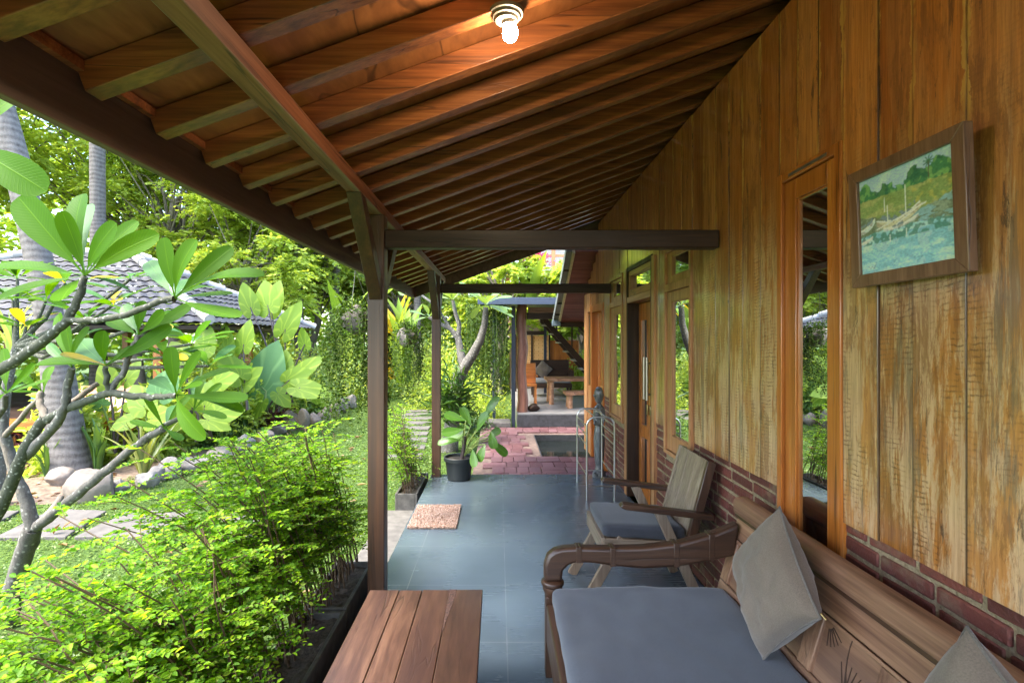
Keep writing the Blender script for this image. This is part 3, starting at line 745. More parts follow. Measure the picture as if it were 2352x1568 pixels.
p1, r_, u_ = pillow('pillow', 'taupe linen pillow standing on its corner nearer the curved far armrest', T1, .385, E1, E2, .080, 1)
ZP = T1 + Vector(E1).normalized()*.365
MB().tube([ZP, ZP+Vector((.006, -.016, -.010))], .0025, 6).build('zip_pull', bpy.data.materials['brass_lock'], p1)
pillow('pillow', 'taupe linen pillow cut off by the lower right corner of the photo', (.962, 1.053, .94), .39, (-.02, -.34, -.17), (-.03, .165, -.33), .085, 5)

# ---- armchair
ch = thing('armchair', 'weathered wooden lounge chair with slanted legs and a plank back beside the wall', 'armchair', (.9, 3.1, 0))
for y in (2.85, 3.365):
    a = MB(); a.prism([(.672, y-.028, .592), (.690, y-.028, .612), (1.19, y-.028, .548), (1.19, y-.028, .516), (.70, y-.028, .578)], (0, .056, 0)); a.build('armrest', M['brownX'], ch, bevel=.005)
    s = 1 if y > 3 else -1; yi = y - s*.012
    MB().bar((.895, yi, .562), (1.15, yi, 0.0), .032, .055, (1, 0, .4)).build('leg', M['greyZ'], ch, bevel=.003)
    MB().bar((.70, yi-s*.034, .40), (.475, yi-s*.034, 0.0), .030, .055, (1, 0, -.4)).build('leg', M['greyZ'], ch, bevel=.003)
MB().box(.575, .60, 2.875, 3.335, .315, .405).build('apron', M['greyY'], ch, bevel=.003)
for y in (2.876, 3.310): MB().prism([(.601, y, .325), (.601, y, .40), (1.12, y, .375), (1.12, y, .30)], (0, .024, 0)).build('side_rail', M['greyX'], ch, bevel=.003)
MB().prism([(.602, 2.902, .372), (.602, 2.902, .392), (1.06, 2.902, .37), (1.06, 2.902, .35)], (0, .405, 0)).build('seat', M['greyX'], ch)
def CB(y, s, o): return Vector((1.045 + .135*s - o*.95, y, .33 + .505*s + o*.28))
bk2 = MB(); yy = [2.905, 3.035, 3.165, 3.305]
for ya, yb in zip(yy, yy[1:]):
    bk2.prism([CB(ya+.001, .0, 0), CB(ya+.001, 1.0, 0), CB(ya+.001, 1.0, -.018), CB(ya+.001, .0, -.018)], (0, yb-ya-.003, 0))
bk2.build('backrest', M['greyZ'], ch, bevel=.002)
for ya, m_ in ((2.868, 'brownZ'), (3.309, 'greyZ')):
    MB().prism([CB(ya, -.06, .004), CB(ya, 1.0, .004), CB(ya, 1.0, -.045), CB(ya, -.06, -.045)], (0, .030, 0)).build('back_stile', M[m_], ch, bevel=.003)
cu = rbox(.588, 1.055, 2.882, 3.33, .402, .468, .022, .03, lambda p, n: .004*mn.noise(Vector((p.x*5, p.y*5, 1)))+.006*max(0, n.z)).build('chair_cushion', fabric('dark_grey_canvas', (.045, .049, .060)), smooth=180)
tag(cu, 'square dark grey cushion on the weathered armchair seat', 'cushion')
for v in cu.data.vertices: v.co.z -= (v.co.x-.588)*.045

# ---- low table
tb = thing('coffee_table', 'low reddish brown plank table at the edge of the veranda', 'table', (-.32, 1.7, 0))
M['tabletop'] = wood('red_brown_table_planks', (.036, .016, .010), (.082, .038, .023), (.145, .075, .046), axis='Y', across=17, along=2.4, rough=.4, coat=.2, coatr=.25, var=.45, stain=(.045, .02, .015), stain_amt=.85, bump=.25)
tt = MB(); xs = [-.565, -.433, -.333, -.2115, -.068]
for a, b in zip(xs, xs[1:]):
    e = rnd.uniform(-.006, .006); tt.box(a+.0012, b-.0012, 1.10, 2.25+e, .378, .42+rnd.uniform(-.0012, .0012))
ttop = tt.build('tabletop', M['tabletop'], tb, bevel=.003)
cr = MB(); cr.add([(-.2145, 2.245, .4217), (-.182, 2.247, .4217), (-.190, 2.12, .4217), (-.205, 1.98, .4217), (-.2115, 1.90, .4217), (-.2135, 2.05, .4217)], [(0, 1, 2, 3, 4, 5)])
cr.prism([(-.2145, 2.245, .4195), (-.182, 2.247, .4195), (-.190, 2.12, .4195), (-.205, 1.98, .4195), (-.2115, 1.90, .4195)], (0, 0, .0018))
cr.build('knot_crack', plain('rough_dark_knot', (.07, .035, .025), .8, noise=.6, scale=120, bump=.8), ttop)
for x in (-.53, -.155):
    for y in (1.14, 2.16): MB().box(x, x+.055, y, y+.055, 0, .377).build('leg', M['brownZ'], tb, bevel=.003)
for x in (-.525, -.145): MB().box(x, x+.03, 1.196, 2.158, .30, .376).build('apron', M['brownY'], tb, bevel=.002)
for y in (1.15, 2.175): MB().box(-.474, -.156, y, y+.03, .30, .376).build('apron', M['brownX'], tb, bevel=.002)

# ---- doormat of shaggy tufts
mt = thing('doormat', 'shaggy pinkish beige doormat lying on the slate floor by the step', 'doormat', (-.535, 4.38, 0))
MB().box(-.725, -.345, 4.105, 4.655, .001, .009).build('backing', fabric('mat_backing', (.32, .23, .19)), mt)
n_ = 7000; c = np.c_[rs.uniform(-.732, -.338, n_), rs.uniform(4.098, 4.662, n_), rs.uniform(.010, .019, n_)]
rr = rs.uniform(.0035, .0060, n_)[:, None]; lean = rs.uniform(-.006, .006, (n_, 2))
base = np.array([(1,0,0),(0,1,0),(-1,0,0),(0,-1,0),(0,0,1.5),(0,0,-1)], float)
V = c[:, None, :] + base[None]*rr[:, None, :]; V[:, 4, :2] += lean
Q = np.array([(0,1,4),(1,2,4),(2,3,4),(3,0,4),(1,0,5),(2,1,5),(3,2,5),(0,3,5)])[None] + (np.arange(n_)*6)[:, None, None]
k = NM('mat_tufts'); k.set(Base_Color=k.ramp(k.island(), [(0, (.24, .14, .10)), (.4, (.36, .25, .20)), (.8, (.44, .33, .28)), (1, (.30, .15, .10))]), Roughness=.9)
link('pile', mesh_np(V, Q.reshape(-1, 3)), k.m, mt, 180)

# ---- painting of boats on a river, vertex-coloured canvas
pt = thing('framed_painting', 'brown framed painting of boats on a river hung on the plank wall', 'painting', (1.2, 1.48, 1.87))
yf, yn, zb_, zt_ = 1.747, 1.313, 1.691, 2.077
FW = .040
def PP(y, z, o):   # hung leaning: the top stands off the wall
    t = (z-zb_)/(zt_-zb_); return Vector((1.228 - .014*t - o, y, z))
fm = wood('frame_wood', (.10, .045, .024), (.17, .085, .05), (.25, .135, .085), axis='Z', across=30, along=3, rough=.38, coat=.3, coatr=.2, var=.15)
for (c4) in (((yf, zb_), (yf, zt_), (yf-FW, zt_-FW), (yf-FW, zb_+FW)), ((yn, zt_), (yn, zb_), (yn+FW, zb_+FW), (yn+FW, zt_-FW)),
             ((yf, zt_), (yn, zt_), (yn+FW, zt_-FW), (yf-FW, zt_-FW)), ((yn, zb_), (yf, zb_), (yf-FW, zb_+FW), (yn+FW, zb_+FW))):
    MB().prism([PP(y, z, .022) for y, z in c4], (.026, 0, 0)).build('frame_rail', fm, pt, bevel=.0025)
NX, NY = 190, 170
U, Vv = np.meshgrid(np.linspace(0, 1, NX), np.linspace(0, 1, NY))
def fbm(u, v, s, seed=0, oc=4):
    o = np.zeros_like(u); a = 1
    for i in range(oc):
        o += a*np.array([mn.noise(Vector((x*s, y*s, seed+i*7.7))) for x, y in zip(u.ravel(), v.ravel())]).reshape(u.shape); s *= 2.1; a *= .55
    return o
n1 = fbm(U, Vv, 5, 1); n2 = fbm(U*.35, Vv, 14, 4); n3 = fbm(U, Vv, 16, 9, 2)
img = np.zeros((NY, NX, 3)); def_ = lambda c: np.array(c)
def put(mask, col): 
    m = np.clip(mask, 0, 1)[..., None]; img[:] = img*(1-m) + np.array(col)*m
img[:] = (.42, .50, .49)
put(np.ones_like(U), (.36, .47, .60)); put(n1*.8+.1, (.52, .60, .66))
tree_b = .775 - .02*U; tree_t = .86 + .06*np.sin(U*9+1)*.6 + .05*np.sin(U*23) + .05*n3 + .04*U
put((Vv < tree_t)*1.0, (.06, .19, .07)); put((Vv < tree_t)*(n3*1.4 > .15)*.8, (.20, .36, .10)); put((Vv < tree_t)*(n1 > .25)*.6, (.02, .09, .05))
# a palm
for a in range(9):
    t = a/9*2*math.pi; d = np.abs((U-.77)*math.sin(t) - (Vv-.93)*math.cos(t)); al = (U-.77)*math.cos(t) + (Vv-.93)*math.sin(t); put((d < .006)*(al > 0)*(al < .055)*.9, (.05, .16, .05))
put((np.abs(U-.77) < .005)*(Vv < .93)*(Vv > .78), (.10, .10, .05))
gr = (Vv < tree_b + .01*n3)
put(gr*1.0, (.24, .30, .09)); put(gr*(n2 > .15)*.7, (.42, .38, .13)); put(gr*(n1 > .2)*.6, (.20, .25, .06)); put(gr*(n3 > .2)*(U > .6)*.6, (.45, .36, .07))
bank = (Vv < .56 + .05*np.sin(U*5+2) + .02*n3)
put(bank*1.0, (.17, .20, .10)); put(bank*(n2 > .1)*.8, (.30, .34, .22)); put(bank*(n3 > .15)*.5, (.08, .10, .06)); put(bank*(U > .6)*(n2 < -.05)*.8, (.27, .42, .40))
wt = (Vv < .40 + .03*np.sin(U*4) + .015*n3)
put(wt*1.0, (.22, .42, .42)); put(wt*(n2 > .0)*.8, (.34, .54, .53)); put(wt*(n2 > .35)*.8, (.52, .64, .60)); put(wt*(Vv > .30)*(n3 > -.1)*.8, (.06, .17, .10)); put((Vv < .30)*(n1 > .35)*.5, (.46, .56, .50))
def boat(u0, u1, v0, h, col, tilt):
    t = (U-u0)/(u1-u0); vb = v0 + tilt*t + .0*U; vt = vb + h*(.45+.55*np.abs(2*t-1)**1.5); lowb = vb + h*.6*np.abs(2*t-1)**3
    m = (t > 0)*(t < 1)*(Vv < vt)*(Vv > lowb); put(m*1.0, col); put((t > 0)*(t < 1)*(np.abs(Vv-vt) < .008), (.75, .73, .62)); put(m*(n3 > .15)*.6, (.25, .17, .10)); put((t > .1)*(t < .9)*(Vv > vt)*(Vv < vt+h*.5)*(n3 > .05), (.18, .22, .22))
boat(.20, .68, .40, .125, (.58, .50, .30), .07); boat(.28, .66, .38, .05, (.62, .58, .50), .05); boat(-.12, .18, .40, .10, (.55, .58, .50), .06); boat(-.15, .15, .30, .05, (.60, .60, .52), .03)
for (uu, vb, vt) in ((.53, .5, .80), (.33, .46, .66), (.30, .60, .75), (.53, .30, .38), (.35, .28, .36)): put((np.abs(U-uu-.01*(Vv-vb)) < .005)*(Vv > vb)*(Vv < vt)*.9, (.72, .70, .58))
for (q0, q1) in ((.20, .74), (.42, .70)): put((np.abs(Vv-(.44+.13*(U-q0)/(q1-q0))) < .006)*(U > q0)*(U < q1)*.9, (.74, .70, .60))
put((np.abs(Vv-.06-.012*np.sin(U*160)) < .007)*(U > .08)*(U < .17)*.7, (.20, .22, .16))
for _ in range(1):
    pd = np.pad(img, ((1, 1), (1, 1), (0, 0)), 'edge'); img = (pd[1:-1, 1:-1]*2 + pd[:-2, 1:-1] + pd[2:, 1:-1] + pd[1:-1, :-2] + pd[1:-1, 2:])/6
nb = fbm(U, Vv*1.6, 42, 3, 2); img = np.clip(img*(1+.10*n3[..., None]+.28*nb[..., None]), 0, 1)*np.array([.92, 1.06, 1.45])*1.3
img = np.clip(img, 0, .85)
y_ = yf-FW+.0 + (yn+FW-(yf-FW))*U; z_ = zb_+FW + (zt_-zb_-2*FW)*Vv
VX = np.stack([1.228 - .014*(z_-zb_)/(zt_-zb_) - .012, y_, z_], -1).reshape(-1, 3)
ii = (np.arange(NY-1)[:, None]*NX + np.arange(NX-1)[None]).ravel()
me = mesh_np(VX, np.c_[ii, ii+1, ii+NX+1, ii+NX])
ca = me.color_attributes.new('paint', 'FLOAT_COLOR', 'POINT'); ca.data.foreach_set('color', np.c_[img.reshape(-1, 3), np.ones(NX*NY)].astype(np.float32).ravel())
k = NM('oil_paint_canvas'); at = k.n('Attribute', dict(attribute_name='paint')); k.bump(k.noise(k.obj(), 300, 3), .2, .001)
link('canvas', me, k.set(Base_Color=at.outputs['Color'], Roughness=.4, Coat_Weight=.15), pt, 180)
MB().prism([PP(yf-.02, zb_+.02, -.006), PP(yn+.02, zb_+.02, -.006), PP(yn+.02, zt_-.02, -.006), PP(yf-.02, zt_-.02, -.006)], (.003, 0, 0)).build('backing', M['darkZ'], pt)

# ---- towel rack of steel tube
rk = thing('towel_rack', 'two-sided rack of thin silver tubes standing by the house door', 'rack', (.965, 5.15, 0))
stl = plain('silver_tube', (.52, .52, .50), .28, 1.0, .05, bump=0)
for y in (4.85, 5.44):
    pts = [(.838, y, 0), (.838, y, .70)]
    for i in range(1, 7): a = math.pi/2*i/6; pts.append((.838+.085*(1-math.cos(a)), y, .70+.085*math.sin(a)))
    for i in range(0, 7): a = math.pi/2*i/6; pts.append((1.10-.085+.085*math.sin(a), y, .70+.085*math.cos(a)))
    pts.append((1.10, y, 0))
    o = MB().tube(pts, .0095, 10).build('hoop_frame', stl, rk, smooth=60)
    MB().tube([(.838, y, .13), (1.10, y, .13)], .005, 8).build('cross_bar', stl, rk, smooth=60)
for x in (.838, 1.10):
    for z in (.70, .615, .52, .235): MB().tube([(x, 4.85, z), (x, 5.44, z)], .0058, 8).build('rail', stl, rk, smooth=60)
for x in (.92, 1.02): MB().tube([(x, 4.85, .784), (x, 5.44, .784)], .0058, 8).build('rail', stl, rk, smooth=60)

# ---- carved standing figure
SXc, SYc = 1.115, 5.66
st_ = MB(); pr = [(.070,0),(.075,.02),(.070,.06),(.050,.075),(.045,.10),(.040,.13),(.050,.20),(.056,.30),(.060,.42),(.056,.50),(.046,.56),(.044,.60),(.056,.66),(.064,.72),(.058,.765),(.034,.79),(.024,.81),(.022,.83)]
st_.lathe([(r, z) for r, z in pr], (SXc, SYc, 0), 20, sx=1.05, sy=.8)
hd_ = [(.012,.815),(.034,.825),(.046,.85),(.053,.885),(.055,.92),(.050,.955),(.034,.985),(.012,1.0)]
st_.lathe(hd_, (SXc-.006, SYc-.004, 0), 20, sx=.95, sy=1.0)
for s in (-1, 1):
    st_.tube([(SXc+.012*s+.03*s, SYc-.02*s, .735), (SXc+.05*s, SYc-.035*s, .66), (SXc-.015+.035*s, SYc-.05, .585), (SXc-.050, SYc-.040, .60)], [.020, .018, .015, .013], 10)
    st_.tube([(SXc-.02+.02*s, SYc-.03+.02*s, .03), (SXc-.055+.02*s, SYc-.045+.02*s, .075)], [.016, .013], 8)
    st_.lathe([(.004, -.012), (.010, -.006), (.010, .008), (.004, .014)], (SXc-.005+.052*s, SYc+.002, .90), 8)
st_.rock((SXc-.057, SYc-.042, .60), .020, .022, .020, 3, 2)
st_.tube([(SXc-.045, SYc-.030, .915), (SXc-.062, SYc-.040, .893), (SXc-.058, SYc-.036, .886)], [.006, .009, .007], 8)
st_.tube([(SXc-.050, SYc-.042, .868), (SXc-.055, SYc-.030, .868)], [.006, .006], 6)
so_ = st_.build('carved_figure', wood('patinated_carved_wood', (.035, .038, .038), (.085, .092, .092), (.20, .205, .195), axis='Z', across=60, along=5, rough=.35, coat=.4, coatr=.2, stain=(.045, .03, .024)), smooth=180)
so_.modifiers.new('Remesh', 'REMESH').voxel_size = .0048
so_.modifiers['Remesh'].use_smooth_shade = True
sm_ = so_.modifiers.new('Smooth', 'SMOOTH'); sm_.iterations = 2
tag(so_, 'slim dark carved statue of a standing figure with clasped hands by the wall', 'statue')

# ---- planter boxes along the edge
M['soil'] = plain('dry_dark_soil', (.055, .043, .033), .95, noise=.6, scale=55, bump=1.0)
def planter(label, x0, x1, y0, y1, zt, seed):
    o = thing('planter_box', label, 'planter', ((x0+x1)/2, (y0+y1)/2, ZG), 'concrete planter boxes along the veranda edge')
    t = .022; zb = ZG
    for args, nm in (((x0, x0+t, y0, y1), 0), ((x1-t, x1, y0, y1), 0), ((x0+t+.001, x1-t-.001, y0, y0+t), 1), ((x0+t+.001, x1-t-.001, y1-t, y1), 1)):
        MB().box(*args, zb, zt-(.002 if nm else 0)).build('side', M['darkconc'], o, bevel=.004)
    n = 14; m = 60; vs = []; fs = []
    for i in range(n+1):
        for j in range(m+1):
            x = x0+t+(x1-x0-2*t)*i/n; y = y0+t+(y1-y0-2*t)*j/m; vs.append((x, y, zt-.035+.018*mn.noise(Vector((x*12+seed, y*12, 0)))+.012*mn.noise(Vector((x*40, y*40, seed)))))
    for i in range(n):
        for j in range(m): fs.append((i*(m+1)+j, (i+1)*(m+1)+j, (i+1)*(m+1)+j+1, i*(m+1)+j+1))
    MB().add(vs, fs).build('soil', M['soil'], o, smooth=180)
planter('dark concrete planter box beside the low table at the bottom of the photo', -1.07, -.825, 1.05, 2.775, .05, 1)
planter('dark concrete planter box just past the table, meeting the near wooden post', -1.075, -.83, 2.80, 3.40, .05, 4)
planter('short dark concrete planter box beyond the concrete step and doormat', -1.02, -.80, 5.05, 5.85, .0, 8)

# ---- pavilion behind the paving
pvl = thing('pavilion', 'open lounge pavilion on a black stone plinth with a rough log post and steel posts', 'pavilion', (1.6, 11, -.06))
MB().box(.34, 5.2, 9.255, 9.32, -.06, .165).build('plinth', M['stone_plinth'], pvl, bevel=.006)
MB().box(.345, 5.2, 9.321, 14.0, -.1, .178).build('lounge_floor', plain('pale_grey_tiles', (.25, .24, .235), .35, noise=.12, scale=3, bump=.03), pvl)
lp = [Vector((.44+.02*math.sin(i*1.3), 9.55, .175+i*.2)) for i in range(11)]
MB().tube(lp, [.105,.10,.09,.098,.088,.095,.10,.088,.095,.10,.09], 14).build('log_post', wood('red_log', (.11, .04, .022), (.22, .09, .055), (.33, .15, .10), axis='Z', rough=.5, var=.1), pvl, smooth=60)
blk = plain('blue_black_steel', (.02, .03, .05), .4, noise=.1)
for (x, y) in ((.275, 9.40), (-.09, 10.6), (1.18, 12.9), (3.4, 9.5)): MB().box(x-.035, x+.035, y-.035, y+.035, -.1, 2.14).build('steel_post', blk, pvl, bevel=.003)
MB().box(.53, 4.0, 9.50, 9.60, 1.90, 2.02).build('beam', M['darkX'], pvl, bevel=.004)
MB().box(.56, 4.0, 9.62, 9.72, 2.03, 2.13).build('beam', wood('pink_lit_beam', (.28, .13, .09), (.38, .19, .14), (.45, .25, .19), axis='X'), pvl, bevel=.004)
MB().box(.60, 1.15, 12.84, 12.96, 1.64, 1.74).build('beam', M['darkX'], pvl, bevel=.004)
rf = MB(); rf.prism([(-.35, 8.9, 2.16), (-.35, 14.3, 2.42), (-.35, 14.3, 2.46), (-.35, 8.9, 2.20)], (5.2, 0, 0))
rf.build('metal_roof', plain('blue_grey_roof_sheet', (.10, .12, .16), .4, .3, noise=.2, scale=4), pvl)
MB().box(-.36, 1.25, 8.86, 8.895, 2.13, 2.25).build('roof_edge', plain('slate_blue_fascia', (.045, .06, .09), .35), pvl, bevel=.003)
kb = NM('woven_bamboo'); v = kb.obj((1, 1, 1)); ck = kb.n('TexBrick', None, Vector=kb.obj((1, 1, 1), rot=(R(90), 0, 0)), Scale=1.0, Mortar_Size=.006, Brick_Width=.22, Row_Height=.05, Color1=(.75, .38, .13), Color2=(.80, .45, .17), Mortar=(.42, .18, .06)).outputs[0]
kb.set(Base_Color=ck, Roughness=.6)
MB().box(.45, 1.32, 13.35, 13.38, .95, 1.63).box(.45, 1.32, 13.34, 13.39, .88, .95).build('bamboo_screen', kb.m, pvl)
for y in (.95,): pass
for x in (.45, .87, 1.33): MB().box(x-.02, x+.02, 13.30, 13.34, .178, 1.66).build('screen_stile', M['darkZ'], pvl)
MB().box(1.36, 2.1, 13.4, 13.43, .5, 1.5).build('plank_screen', M['teakZ'], pvl)
# stair of the pavilion
stair = thing('staircase', 'steep open timber staircase coming down behind the pavilion sofa', 'staircase', (1.5, 11.8, .178))
for dx, dy in ((0, 0), (0, .75)):
    MB().bar((1.02, 11.5+dy, 2.02), (2.15, 11.5+dy, .72), .045, .16, (0, 1, 0)).build('stringer', M['darkX'], stair) if False else MB().prism([(1.00, 11.5+dy, 1.93), (1.00, 11.5+dy, 2.10), (2.6, 11.5+dy, .30), (2.6, 11.5+dy, .178), (2.5, 11.5+dy, .178)], (0, .045, 0)).build('stringer', M['darkX'], stair)
for i in range(8):
    t = (i+.5)/8; x = 1.02+1.4*t; z = 1.97-1.62*t; MB().box(x-.10, x+.12, 11.548, 12.248, z-.03, z).build('tread', plain('worn_tread', (.30, .27, .23), .6) if 'tread' not in M else M['tread'], stair)
    M['tread'] = bpy.data.materials['worn_tread']
for x, z in ((1.3, 1.75), (1.65, 1.36), (2.0, .97)): MB().box(x-.015, x+.015, 11.46, 11.498, z, z+.62).build('baluster', M['darkZ'], stair)
MB().bar((1.25, 11.46, 2.44), (2.3, 11.46, 1.27), .04, .05, (0, 0, 1)).build('handrail', M['darkX'], stair)
# sofa, cushion, tables, chair, stump
sf = thing('wooden_sofa', 'dark wooden sofa with grey seat pad at the back of the pavilion', 'sofa', (1.25, 12.2, .178))
MB().box(.78, 1.72, 12.48, 12.54, .45, 1.03).build('backrest', M['darkX'], sf, bevel=.01)
rbox(.80, 1.70, 11.95, 12.47, .50, .60, .03, .08).build('seat_pad', fabric('worn_grey_pad', (.22, .215, .21)), sf, smooth=180)
MB().box(.78, 1.72, 11.93, 12.47, .40, .497).build('seat', M['darkX'], sf, bevel=.01)
for x in (.80, 1.66):
    for y in (11.95, 12.42): MB().box(x, x+.05, y, y+.05, .178, .40).build('leg', M['darkZ'], sf)
MB().box(1.70, 1.76, 11.93, 12.5, .62, .80).build('armrest', M['darkY'], sf, bevel=.01)
pillow('pillow', 'grey pillow standing on its corner on the pavilion sofa', (1.06, 12.38, 1.05), .36, (.75, 0, -.66), (-.66, -.1, -.75), .07, 9)
def log_table(label, x0, x1, y0, y1, z, mname, cat='table'):
    o = thing('rustic_table', label, cat, ((x0+x1)/2, (y0+y1)/2, .178), 'rustic wooden tables in the pavilion')
    n = 12; pts = []
    for i in range(n+1): pts.append((x0+(x1-x0)*i/n, y0+rnd.uniform(-.03, .03), z-.06))
    for i in range(n+1): pts.append((x1-(x1-x0)*i/n, y1+rnd.uniform(-.03, .03), z-.06))
    MB().prism(pts, (0, 0, .06)).build('tabletop', M[mname], o, bevel=.006)
    for (x, y) in ((x0+.08, y0+.06), (x1-.12, y0+.06), (x0+.08, y1-.1), (x1-.12, y1-.1)): MB().tube([(x+.02, y, .18), (x+.03, y+.02, z-.061)], [.055, .045], 8).build('leg', M[mname], o, smooth=50)
    return o
M['rust'] = wood('raw_orange_wood', (.20, .085, .035), (.36, .17, .085), (.5, .28, .16), axis='X', rough=.4, var=.2)
log_table('long raw-edged wooden table in front of the pavilion sofa', 1.0, 2.3, 10.55, 11.25, .72, 'rust')
log_table('lower raw wooden bench-like table nearest the pond', 1.30, 2.3, 9.95, 10.35, .50, 'rust')
oc = thing('wooden_chair', 'small orange wooden chair half hidden behind the log post', 'chair', (.66, 10.75, .178))
MB().box(.50, .80, 10.6, 10.95, .55, .60).build('seat', M['teakX'], oc, bevel=.006); MB().box(.50, .80, 10.93, 10.97, .60, 1.02).build('backrest', M['teakX'], oc, bevel=.006)
for x in (.505, .755):
    for y in (10.61, 10.9): MB().box(x, x+.04, y, y+.04, .178, .55).build('leg', M['teakZ'], oc)
MB().box(.78, .82, 10.6, 10.95, .74, .78).build('armrest', M['teakY'], oc)
sg = MB(); sg.rock((.66, 9.62, .25), .13, .10, .085, 21); tag(sg.build('driftwood_stump', M['darkX'], smooth=50), 'small dark driftwood lump lying beside the log post', 'stump')
cbk = MB().box(-.5, .23, 9.3, 9.75, ZG, .02).build('kerb_block', M['concrete'], bevel=.02); tag(cbk, 'low pale concrete block left of the steel post', 'block')

# upstairs balcony house in the distance
bh = thing('balcony_house', 'distant upstairs balcony with orange posts and white wall behind foliage', 'house', (1.6, 17, ZG))
MB().box(.4, 4.5, 17.0, 20, ZG, 3.35).build('wall', plain('warm_plaster', (.42, .26, .18), .7), bh)
MB().box(.2, 4.6, 16.2, 17, 3.2, 3.36).build('balcony_floor', M['teakX'], bh)
MB().box(.9, 4.5, 17.6, 17.7, 3.36, 5.6).build('upper_wall', plain('white_plaster', (.75, .72, .72), .7), bh)
for x in (.3, 1.0, 1.75, 2.55): MB().box(x-.06, x+.06, 16.24, 16.36, 3.36, 5.6).build('post', M['teakZ'], bh)
MB().box(.24, 3.6, 16.27, 16.33, 4.15, 4.23).build('railing', M['teakX'], bh)
MB().box(-.1, 4.8, 15.9, 20, 5.6, 5.75).build('roof', M['rooftile'], bh)
# ================================================================== VEGETATION
def unit(a): return a/np.maximum(np.linalg.norm(a, axis=-1, keepdims=True), 1e-9)
def leaf_cloud(C, D, N, L, Wd, fold=.25, bend=.12):
    """pointed oval leaves: base points C, directions D, face normals N, lengths L, widths Wd -> mesh data"""
    C = np.asarray(C, float); D = unit(np.asarray(D, float)); N = np.asarray(N, float)
    S = unit(np.cross(D, N)); N = unit(np.cross(S, D)); L = np.broadcast_to(L, (len(C),))[:, None]; Wd = np.broadcast_to(Wd, (len(C),))[:, None]
    def pt(t, s, up): return C + D*L*t + S*Wd*s*.5 + N*(up*Wd*fold - bend*L*t*t)
    V = np.stack([pt(0, 0, 0), pt(.3, -.85, 1), pt(.68, -.8, 1), pt(1, 0, 0), pt(.68, .8, 1), pt(.3, .85, 1)], 1)
    b = (np.arange(len(C))*6)[:, None]
    Q = np.concatenate([b + np.array([0, 3, 2, 1]), b + np.array([0, 5, 4, 3])], 0)
    return V.reshape(-1, 3), Q
def quad_cloud(C, D, N, L, Wd):
    C = np.asarray(C, float); D = unit(np.asarray(D, float)); S = unit(np.cross(D, np.asarray(N, float))); N = np.cross(S, D)
    L = np.broadcast_to(L, (len(C),))[:, None]; Wd = np.broadcast_to(Wd, (len(C),))[:, None]
    V = np.stack([C, C + D*L*.5 + S*Wd*.5 - N*Wd*.15, C + D*L - N*L*.1, C + D*L*.5 - S*Wd*.5 - N*Wd*.15], 1)
    return V.reshape(-1, 3), (np.arange(len(C))*4)[:, None] + np.arange(4)
def dirs(n): return unit(rs.normal(size=(n, 3)))

G = {}
G['tree_light'] = leafmat('light_tree_foliage', [(0.287, 0.399, 0.0789), (0.417, 0.53, 0.112), (0.546, 0.634, 0.157), (0.345, 0.487, 0.118)], .5, .6, spec=.15)
G['tree_mid'] = leafmat('mid_tree_foliage', [(0.218, 0.334, 0.0788), (0.319, 0.445, 0.101), (0.437, 0.557, 0.124)], .5, .6, spec=.15)
G['tree_dark'] = leafmat('dark_tree_foliage', [(0.134, 0.239, 0.0731), (0.218, 0.334, 0.096), (0.302, 0.429, 0.112)], .5, .6, spec=.15)
G['tree_yellow'] = leafmat('yellow_tree_foliage', [(0.319, 0.446, 0.142), (0.446, 0.564, 0.19), (0.531, 0.59, 0.237), (0.265, 0.434, 0.19)], .5, .6, spec=.15)
G['hedge'] = leafmat('hedge_leaves', [(0.0433, 0.125, 0.0125), (0.0928, 0.238, 0.0146), (0.149, 0.327, 0.0188), (0.223, 0.43, 0.023), (0.297, 0.505, 0.0314), (0.0743, 0.194, 0.0314), (0.272, 0.371, 0.0418)], .55, .5, spec=.2)
G['plumeria'] = leafmat('plumeria_leaves', [(0.0336, 0.1, 0.0024), (0.048, 0.132, 0.0036), (0.068, 0.164, 0.006)], .42, .5, 'pinnate', spec=.1, tcol=(1.8, 1.5, .25))
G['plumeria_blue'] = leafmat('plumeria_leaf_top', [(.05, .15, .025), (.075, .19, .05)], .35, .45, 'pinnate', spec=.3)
G['plumeria_old'] = leafmat('yellowing_leaf', [(.35, .27, .02), (.45, .33, .02)], .4, .4, 'pinnate')
G['elephant'] = leafmat('elephant_ear_leaf', [(.13, .25, .028), (.18, .30, .04), (.25, .34, .055)], .5, .45, 'heart', spec=.25)
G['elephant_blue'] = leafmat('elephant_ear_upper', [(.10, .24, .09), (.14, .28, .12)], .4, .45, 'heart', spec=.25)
G['fern'] = leafmat('bed_plants', [(.03, .08, .02), (.06, .13, .03), (.09, .17, .04)], .35)
G['variegated'] = leafmat('variegated_blades', [(.10, .16, .05), (.32, .34, .10), (.08, .14, .05)], .3)
G['red'] = leafmat('red_foliage', [(.10, .03, .03), (.16, .05, .05), (.08, .05, .03)], .3)
G['vine'] = leafmat('hanging_vine_leaves', [(0.028, 0.064, 0.0096), (0.048, 0.096, 0.0128), (0.08, 0.136, 0.02)], .35, .5, spec=.2)
G['palm'] = leafmat('palm_leaflets', [(.06, .11, .02), (.11, .16, .025), (.24, .23, .03)], .4)
G['pink'] = leafmat('pink_blossom', [(.45, .05, .22), (.6, .12, .35)], .4)
G['grass'] = leafmat('ground_cover_leaves', [(0.0734, 0.131, 0.0224), (0.112, 0.182, 0.0346), (0.156, 0.229, 0.0432), (0.0994, 0.155, 0.0389)], .35)
